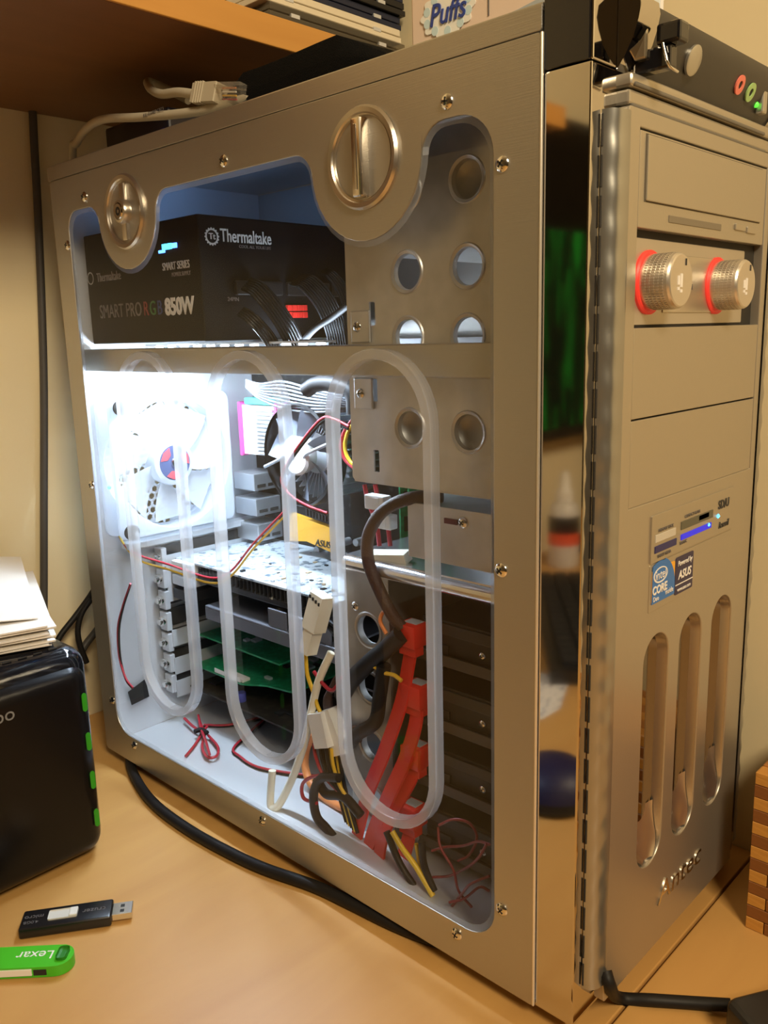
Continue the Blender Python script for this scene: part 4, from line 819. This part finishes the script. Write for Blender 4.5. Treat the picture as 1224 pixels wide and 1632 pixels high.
child(MB().box(.0, ln - .022, -.0007, .0004, .0020, .0062, .0002), 'white_edge', PRINTW, u2)
child(MB().box(ln - .021, ln - .0135, -.0004, .0004, .0020, .0055), 'edge_recess', DARKCUT, u2, False)
child(MB().box(ln - .0100, ln - .0035, .0045, .0150, .0073, .00745, .002, 2), 'cord_hole', mat('green_shadow', (.02, .20, .01), .5), u2, False)
ctext('printed_name', 'Lexar', .0098, u2, .0074, ln - .0235, .0105, PRINTW, PI)
# ------------------------------------------------------------------ cables around the case
def dw(pts, h): return [at(u, v, 'z', ZD + h) for u, v in pts]
cord_ = empty('desk_cable', at(420, 1384, 'z', ZD), 'thick black cable lying along the foot of the case', 'cable')
(MB().tube(dw([(215, 1175), (207, 1212), (222, 1250), (250, 1285), (300, 1322), (360, 1356), (420, 1384), (500, 1412), (560, 1440), (630, 1474), (700, 1500), (760, 1505)], .0042), .0041, 10).done('sheath', BLKW, cord_))
tag(MB().tube([at(u, v, 'y', YW - .006) for u, v in ((50, 130), (54, 220), (60, 330), (66, 470), (70, 620), (70, 800), (70, 950), (69, 1080))], .0036, 8).done('wall_cable', mat('grey_cable', (.07, .065, .06), .5)), 'grey cable hanging straight down the back wall', 'cable')
tag(MB().tube([at(u, v, 'y', YW - .012) for u, v in ((-20, 918), (5, 930), (25, 955), (38, 985), (44, 1020), (46, 1060))], .0056, 8).done('black_cable', BLKW), 'thick black cable loop behind the paper pile', 'cable')
tag(MB().tube([at(u, v, 'y', YW - .02) for u, v in ((150, 940), (138, 958), (118, 985), (95, 1015), (85, 1040))], .0030, 8).done('black_cable', BLKW), 'thin black cable slanting down beside the case', 'cable')
tag(MB().tube([at(u, v, 'y', YW - .026) for u, v in ((145, 955), (130, 978), (124, 1005), (128, 1030), (138, 1056))], .0028, 8).done('black_cable', BLKW), 'thin black cable curving against the case back edge', 'cable')
tag(MB().tube([at(u, v, 'y', YW - .015) for u, v in ((165, 990), (150, 1010), (136, 1028), (125, 1048))], .0036, 8).done('grey_cable', mat('grey_cable', (.07, .065, .06), .5)), 'short dark grey cable under the thin black ones', 'cable')
cx = [at(965, 1548, 'y', -.031), at(972, 1570, 'y', -.034), at(985, 1590, 'z', ZD + .0035), at(1040, 1594, 'z', ZD + .0035), at(1100, 1598, 'z', ZD + .0035), at(1165, 1602, 'z', ZD + .006)]
tag(MB().tube(cx, .0034, 10).done('adapter_cord', BLKW), 'black cord coming out under the front panel', 'cord')
bp_ = at(1152, 1586, 'z', ZD + .026); bp_.z = ZD; brk = empty('power_adapter', bp_, 'black power adapter block cut off by the picture corner', 'power adapter')
o = MB().box(0, .10, -.060, 0, 0.0002, .026, .006, 4).done('shell', BLACKP, None, origin=(0, 0, 0)); o.parent = brk; o.location = (0, 0, 0)
o = MB().lathe([(.0045, 0), (.0055, .008), (.0060, .010)], (-.009, -.012, .008), (1, 0, 0), 16).done('cord_collar', BLACKM, None, origin=(0, 0, 0)); o.parent = brk; o.location = (0, 0, 0)
brk.rotation_euler = (0, 0, -.55)
# ------------------------------------------------------------------ bamboo block
BX, BY, BZ = .1485, -.0560, .0950
bk = empty('bamboo_block', (BX + .03, BY - .06, ZD), 'striped bamboo block standing on the desk by the wall', 'block')
BL = [wood_mat('bamboo_light', (.62, .30, .06), (.50, .22, .04), (60, 60, 400), .4), wood_mat('bamboo_dark', (.26, .095, .022), (.20, .07, .018), (60, 60, 400), .4), wood_mat('bamboo_mid', (.42, .17, .035), (.34, .13, .028), (60, 60, 400), .4)]
MB().box(BX + .002, BX + .068, BY - .120, BY - .002, ZD, BZ - .002).done('core', BL[1], bk)
rows = 13; rh = (BZ - ZD) / rows
for r in range(rows):
    y = BY; k = 0
    while y > BY - .119:
        w = .022 if (k or r % 2) else .011
        y2 = max(y - w, BY - .122); z0 = ZD + r * rh
        MB().box(BX + random.uniform(0, .0004), BX + .004, y2 + .0003, y - .0003, z0 + .0002, z0 + rh - .0002, .0003, 1).done('strip', BL[(r) % 2] if (k % 2 == 0) else BL[2 if r % 2 else 1], bk, sm=False)
        y = y2; k += 1
for k in range(6): x = BX + k * .0113; MB().box(x + .0002, x + .0111, BY - .122, BY, BZ - .004, BZ, .0012, 2).done('top_strip', BL[(0, 2)[k % 2]], bk)
# ------------------------------------------------------------------ on top of the case
FELT = mat('black_felt', (.006, .006, .006), .95, bump=((1500, 1500, 1500), 1.0), spec=.1)
rs = []
for k in range(15):
    t = k / 14; y = .250 - .152 * t; h = .0235 * min(1.0, .45 + 4 * t) * (1.0 if t < .72 else max(.12, 1 - (t - .72) * 3.1)); x0 = .014 + .002 * math.sin(6 * t)
    rs.append([Vector((x0 + .002, y, HT + .0003)), Vector((x0, y, HT + h * .5)), Vector((x0 + .003, y, HT + h)), Vector((x0 + .05, y, HT + h * 1.05)), Vector((.150, y, HT + h)), Vector((.152, y, HT + .0003))])
mt = empty('felt_mat', (.08, .18, HT), 'fuzzy black felt pad lying on top of the case', 'mat'); MB().rings(rs).done('pad', FELT, mt, ang=1.2)
EB = mat('ethernet_beige', (.52, .47, .36), .5)
ec = empty('ethernet_cable', (.01, .27, HT), 'beige network cable with clear plug lying on the case top', 'cable')
p1 = at(318, 152, 'x', .014); p2 = at(352, 150, 'x', .014); p3 = at(388, 150, 'x', .014)
MB().tube([p1, at(285, 147, 'x', .016), at(258, 150, 'x', .02), at(240, 142, 'x', .03), at(236, 130, 'x', .05), at(262, 140, 'x', .06), at(300, 160, 'x', .06)], .0030, 10).done('lead', EB, ec)
dd = (p2 - p1).normalized()
m = MB(); m.ribbon([p1 - dd * .002, p1 + dd * .006, p2], .0118, (0.2, 0, 1), .0105, 3); m.done('boot', EB, ec)
for k in range(4): m = MB(); q = p1 + dd * (.001 + .0026 * k); m.ribbon([q, q + dd * .0011], .0130, (.2, 0, 1), .0116, 1); m.done('boot_ridge', EB, ec)
CLR = clear_mat('plug_clear', (.88, .86, .82), .06, .18, (.8, .78, .72))
m = MB(); m.ribbon([p2, p3], .0115, (.2, 0, 1), .0085, 2); m.done('clear_plug', CLR, ec)
for k in range(4): q = p2 + Vector((0, -.002, -.0035 + k * .0022)); MB().tube([q, q + (p3 - p2) * .6], .0006, 5).done('copper_core', (REDW, YELW, WHITEP, ORGW)[k], ec)
MB().prism([p2 + Vector((-.0048, 0, .003)), p2 + Vector((-.0048, 0, .005)), p3 + Vector((-.0050, -.008, .0005)), p3 + Vector((-.0050, -.008, -.0005))], (.0012, 0, 0)).done('latch', CLR, ec)
ec2 = empty('ethernet_cable', (.01, .36, HT), 'longer beige network cable drooping over the case back', 'cable')
MB().tube([at(410, 150, 'x', .020), at(340, 172, 'x', .014), at(290, 181, 'x', .012), at(220, 187, 'x', .012), at(165, 190, 'x', .012), at(138, 205, 'x', .012), at(122, 228, 'x', .014), at(116, 245, 'x', .02), Vector((.03, .475, .44)), Vector((.035, .48, .30))], .0030, 10).done('lead', EB, ec2)
text('printed_mark', '(UL) E164469 CAT.5', .0030, 'S', .0088, at(232, 184, 'x', .009).y - .010, at(232, 184, 'x', .009).z + .0002, PRINTG, ec2, t=.0001)
db = empty('dark_box', (.10, .40, HT), 'low dark device behind the network cables on the case top', 'device')
MB().box(.040, .150, .345, .435, HT + .0004, HT + .030, .002).done('body', mat('dark_device', (.010, .010, .02), .3), db); p = at(257, 172, 'x', .0398); MB().box(.0394, .0402, p.y - .002, p.y + .002, HT + .008, HT + .016).done('blue_mark', mat('dim_violet', (.04, .03, .18), .4), db, sm=False)
tb = empty('tissue_box', (.07, .05, HT), 'pale tissue box with blue script lettering on the case top', 'tissue box')
T0, T1, TY0, TY1, TH = .030, .108, .0, .1005, HT + .108
MB().box(T0, T1, TY0, TY1, HT + .0004, TH, .001).done('carton', mat('carton_pink', (.78, .62, .50), .6), tb)
zl = at(720, 52, 'x', T0).z
plate('grey_band', [[(TY1 - .0005, HT + .001), (TY0 + .0005, HT + .001), (TY0 + .0005, zl + .004)] + [(TY0 + .0005 + (TY1 - TY0 - .001) * k / 12, zl + .003 - .006 * k / 12 + .0008 * math.sin(k)) for k in range(1, 12)] + [(TY1 - .0005, zl - .0035)]], .0003, 'S', T0 - .0003, mat('carton_grey', (.40, .44, .45), .6), tb)
p = at(714, 22, 'x', T0)
scal = [(p.y + (.0165 + .0014 * math.cos(10 * a)) * math.cos(a) * 1.0, p.z + .001 + (.0110 + .0012 * math.cos(10 * a)) * math.sin(a)) for a in [2 * PI * k / 80 for k in range(80)]]
plate('cloud_label', [scal], .0003, 'S', T0 - .0006, mat('label_cream', (.86, .86, .80), .6), tb)
for k in range(10):
    a = 2 * PI * (k + .5) / 10; plate('cloud_puff', [circ(p.y + .0140 * math.cos(a), p.z + .001 + .0088 * math.sin(a), .0022, 14)], .0001, 'S', T0 - .0007, mat('label_sky', (.58, .74, .78), .6), tb)
text('printed_name', 'Puffs', .0145, 'S', T0 - .0010, p.y, p.z + .0005, mat('label_navy', (.03, .06, .30), .5), tb, shear=.25, bold=.0001, sx=.85)
MB().box(T0 - .0004, T0 - .0001, at(779, 5, 'x', T0).y - .0003, at(779, 5, 'x', T0).y + .0003, zl + .002, TH - .01).done('print_line', PRINTG, tb, sm=False)
m = MB(); m.box(T0 + .02, T1 - .001, TY0 - .0006, TY0 - .0002, HT + .002, TH - .002); m.done('front_print', mat('carton_pale_blue', (.62, .66, .66), .4), tb, sm=False)
MB().box(T1 - .004, T1 - .001, TY0 - .0010, TY0 - .0006, HT + .002, TH - .002).done('edge_print', PRINTW, tb, sm=False)
# ------------------------------------------------------------------ disc cases on the shelf
ST = SHZ + .0203
nums = ('lowest clear', 'pale cream edged', 'third', 'fourth', 'fifth', 'sixth', 'seventh', 'eighth', 'ninth', 'tenth')
z = ST; cl = clear_mat('case_clear', (.6, .57, .5), .08, .35, (.45, .40, .30))
for k in range(10):
    h = .0104 if k < 2 else .0100; x1 = .226 - (.004 if k == 1 else .001 * (k % 3)); x0 = x1 - .142; y0 = SHY + .004 + .0015 * (k % 3); y1 = y0 + .124
    mm = (cl, mat('case_cream', (.72, .64, .48), .4))[k] if k < 2 else (mat('case_navy', (.012, .018, .045), .25), mat('case_black', (.012, .012, .014), .2))[k % 2]
    e_ = empty('disc_case', ((x0 + x1) / 2, y0 + .06, z), '%s disc case from the bottom of the stack on the shelf' % nums[k], 'disc case', 'disc cases stacked on the shelf')
    MB().box(x0, x1, y0, y1, z + .0002, z + h * .42, .0004, 1).done('tray_half', mm, e_); MB().box(x0 + .001, x1 - .001, y0 + .0004, y1, z + h * .50, z + h - .0002, .0004, 1).done('lid_half', mm, e_)
    for q in range(2): MB().box(x0 + .02 + q * .09, x0 + .028 + q * .09, y0 - .0004, y0 + .002, z + h * .35, z + h * .6).done('hinge_tab', STEELIN, e_, sm=False)
    z += h
# ------------------------------------------------------------------ things beyond the picture, seen in the chrome edge
mon = empty('monitor', (-1.0, .50, ZD), 'black monitor with a green streaked screen, mirrored in the chrome edge', 'monitor')
MB().box(-1.27, -.73, .500, .530, .185, .66, .006, 3).done('frame', BLACKP, mon)
SCR = bpy.data.materials.new('green_streak_screen'); SCR.use_nodes = True; nt = SCR.node_tree; b_ = nt.nodes['Principled BSDF']; b_.inputs['Base Color'].default_value = (.005, .006, .005, 1); b_.inputs['Roughness'].default_value = .2
tc = nt.nodes.new('ShaderNodeTexCoord'); mp = nt.nodes.new('ShaderNodeMapping'); mp.inputs['Scale'].default_value = (44, 1, 7); mp.inputs['Rotation'].default_value = (0, .5, 0); nt.links.new(tc.outputs['Object'], mp.inputs[0])
nz = nt.nodes.new('ShaderNodeTexNoise'); nz.inputs['Scale'].default_value = 1.0; nz.inputs['Detail'].default_value = 5; nz.inputs['Distortion'].default_value = 1.2; nt.links.new(mp.outputs[0], nz.inputs['Vector'])
rp = nt.nodes.new('ShaderNodeValToRGB'); rp.color_ramp.elements[0].position = .50; rp.color_ramp.elements[0].color = (0.002, .004, .002, 1); rp.color_ramp.elements[1].position = .74; rp.color_ramp.elements[1].color = (.01, .32, .02, 1); nt.links.new(nz.outputs[0], rp.inputs[0])
nt.links.new(rp.outputs[0], b_.inputs['Emission Color']); b_.inputs['Emission Strength'].default_value = .6
MB().box(-1.25, -.75, .4985, .500, .205, .50).done('screen', SCR, mon, sm=False)
MB().box(-1.25, -.75, .4985, .500, .505, .645).done('dark_screen', mat('screen_dark', (.006, .005, .004), .3), mon, sm=False)
MB().box(-1.02, -.98, .515, .535, ZD + .01, .20).done('stand', BLACKP, mon); MB().box(-1.12, -.88, .44, .545, ZD, ZD + .012, .004).done('foot', BLACKP, mon)
kbd = empty('keyboard', (-.62, .36, ZD), 'black keyboard on the desk left of the storage box', 'keyboard')
ka = Vector((-.40, .235, 0)); kx_ = Vector((-.80, .62, 0)).normalized(); ky_ = Vector((-.62, -.80, 0)).normalized() * 1.0
def kq(a_, b_, z): return ka + kx_ * a_ + ky_ * b_ + Vector((0, 0, z))
MB().prism([kq(-.01, -.01, ZD + .001), kq(.35, -.01, ZD + .001), kq(.35, .15, ZD + .001), kq(-.01, .15, ZD + .001)], (0, 0, .016)).done('base', BLACKP, kbd, sm=False)
for r in range(6):
    for k in range(17): MB().prism([kq(.003 + k * .0203, .004 + r * .0215, ZD + .017), kq(.020 + k * .0203, .004 + r * .0215, ZD + .017), kq(.020 + k * .0203, .022 + r * .0215, ZD + .017), kq(.003 + k * .0203, .022 + r * .0215, ZD + .017)], (0, 0, .006)).done('key', BLACKM, kbd, sm=False)
gb = empty('glue_bottle', (-.800, .478, ZD), 'white squeeze bottle with black and red label beside the keyboard', 'bottle')
MB().lathe([(.022, 0), (.024, .004), (.024, .085), (.020, .098), (.013, .104)], (-.800, .478, ZD), (0, 0, 1), 28).done('body', mat('bottle_white', (.70, .68, .64), .35), gb)
MB().lathe([(.0135, .1045), (.0135, .118), (.010, .122), (.008, .142), (.005, .150)], (-.800, .478, ZD), (0, 0, 1), 24).done('cap', WHITEP, gb)
MB().lathe([(.0244, .048), (.0244, .082)], (-.800, .478, ZD), (0, 0, 1), 28, False, False).done('black_label', BLACKP, gb); MB().lathe([(.0245, .036), (.0245, .055)], (-.800, .478, ZD), (0, 0, 1), 28, False, False).done('red_label', mat('label_red', (.8, .10, .04), .5), gb)
nq = [at(u, v, 'z', ZD) for u, v in ((850, 1070), (907, 1085), (893, 1130), (866, 1146), (850, 1150))]; nq = [Vector((-q.x, q.y, ZD + .0004)) for q in nq]
nt_ = empty('paper_note', nq[0], 'handwritten white note on the desk, mirrored in the chrome edge', 'note'); MB().prism(nq, (0, 0, .0004)).done('sheet', mat('note_paper', (.78, .76, .72), .8, var=((90, 220, 90), (.40, .40, .44), .52, .6)), nt_, sm=False)
ms = empty('computer_mouse', (-.20, .115, ZD), 'dark blue mouse with black base, mirrored in the chrome edge', 'mouse')
MB().lathe([(.030, 0), (.034, .004), (.034, .012)], (-.20, .115, ZD), (0, 0, 1), 28).done('base', BLACKM, ms); MB().lathe([(.034, .012), (.031, .022), (.022, .030), (.010, .034), (.00001, .0345)], (-.20, .115, ZD), (0, 0, 1), 28, True, True).done('shell', mat('mouse_navy', (.008, .008, .05), .5), ms)
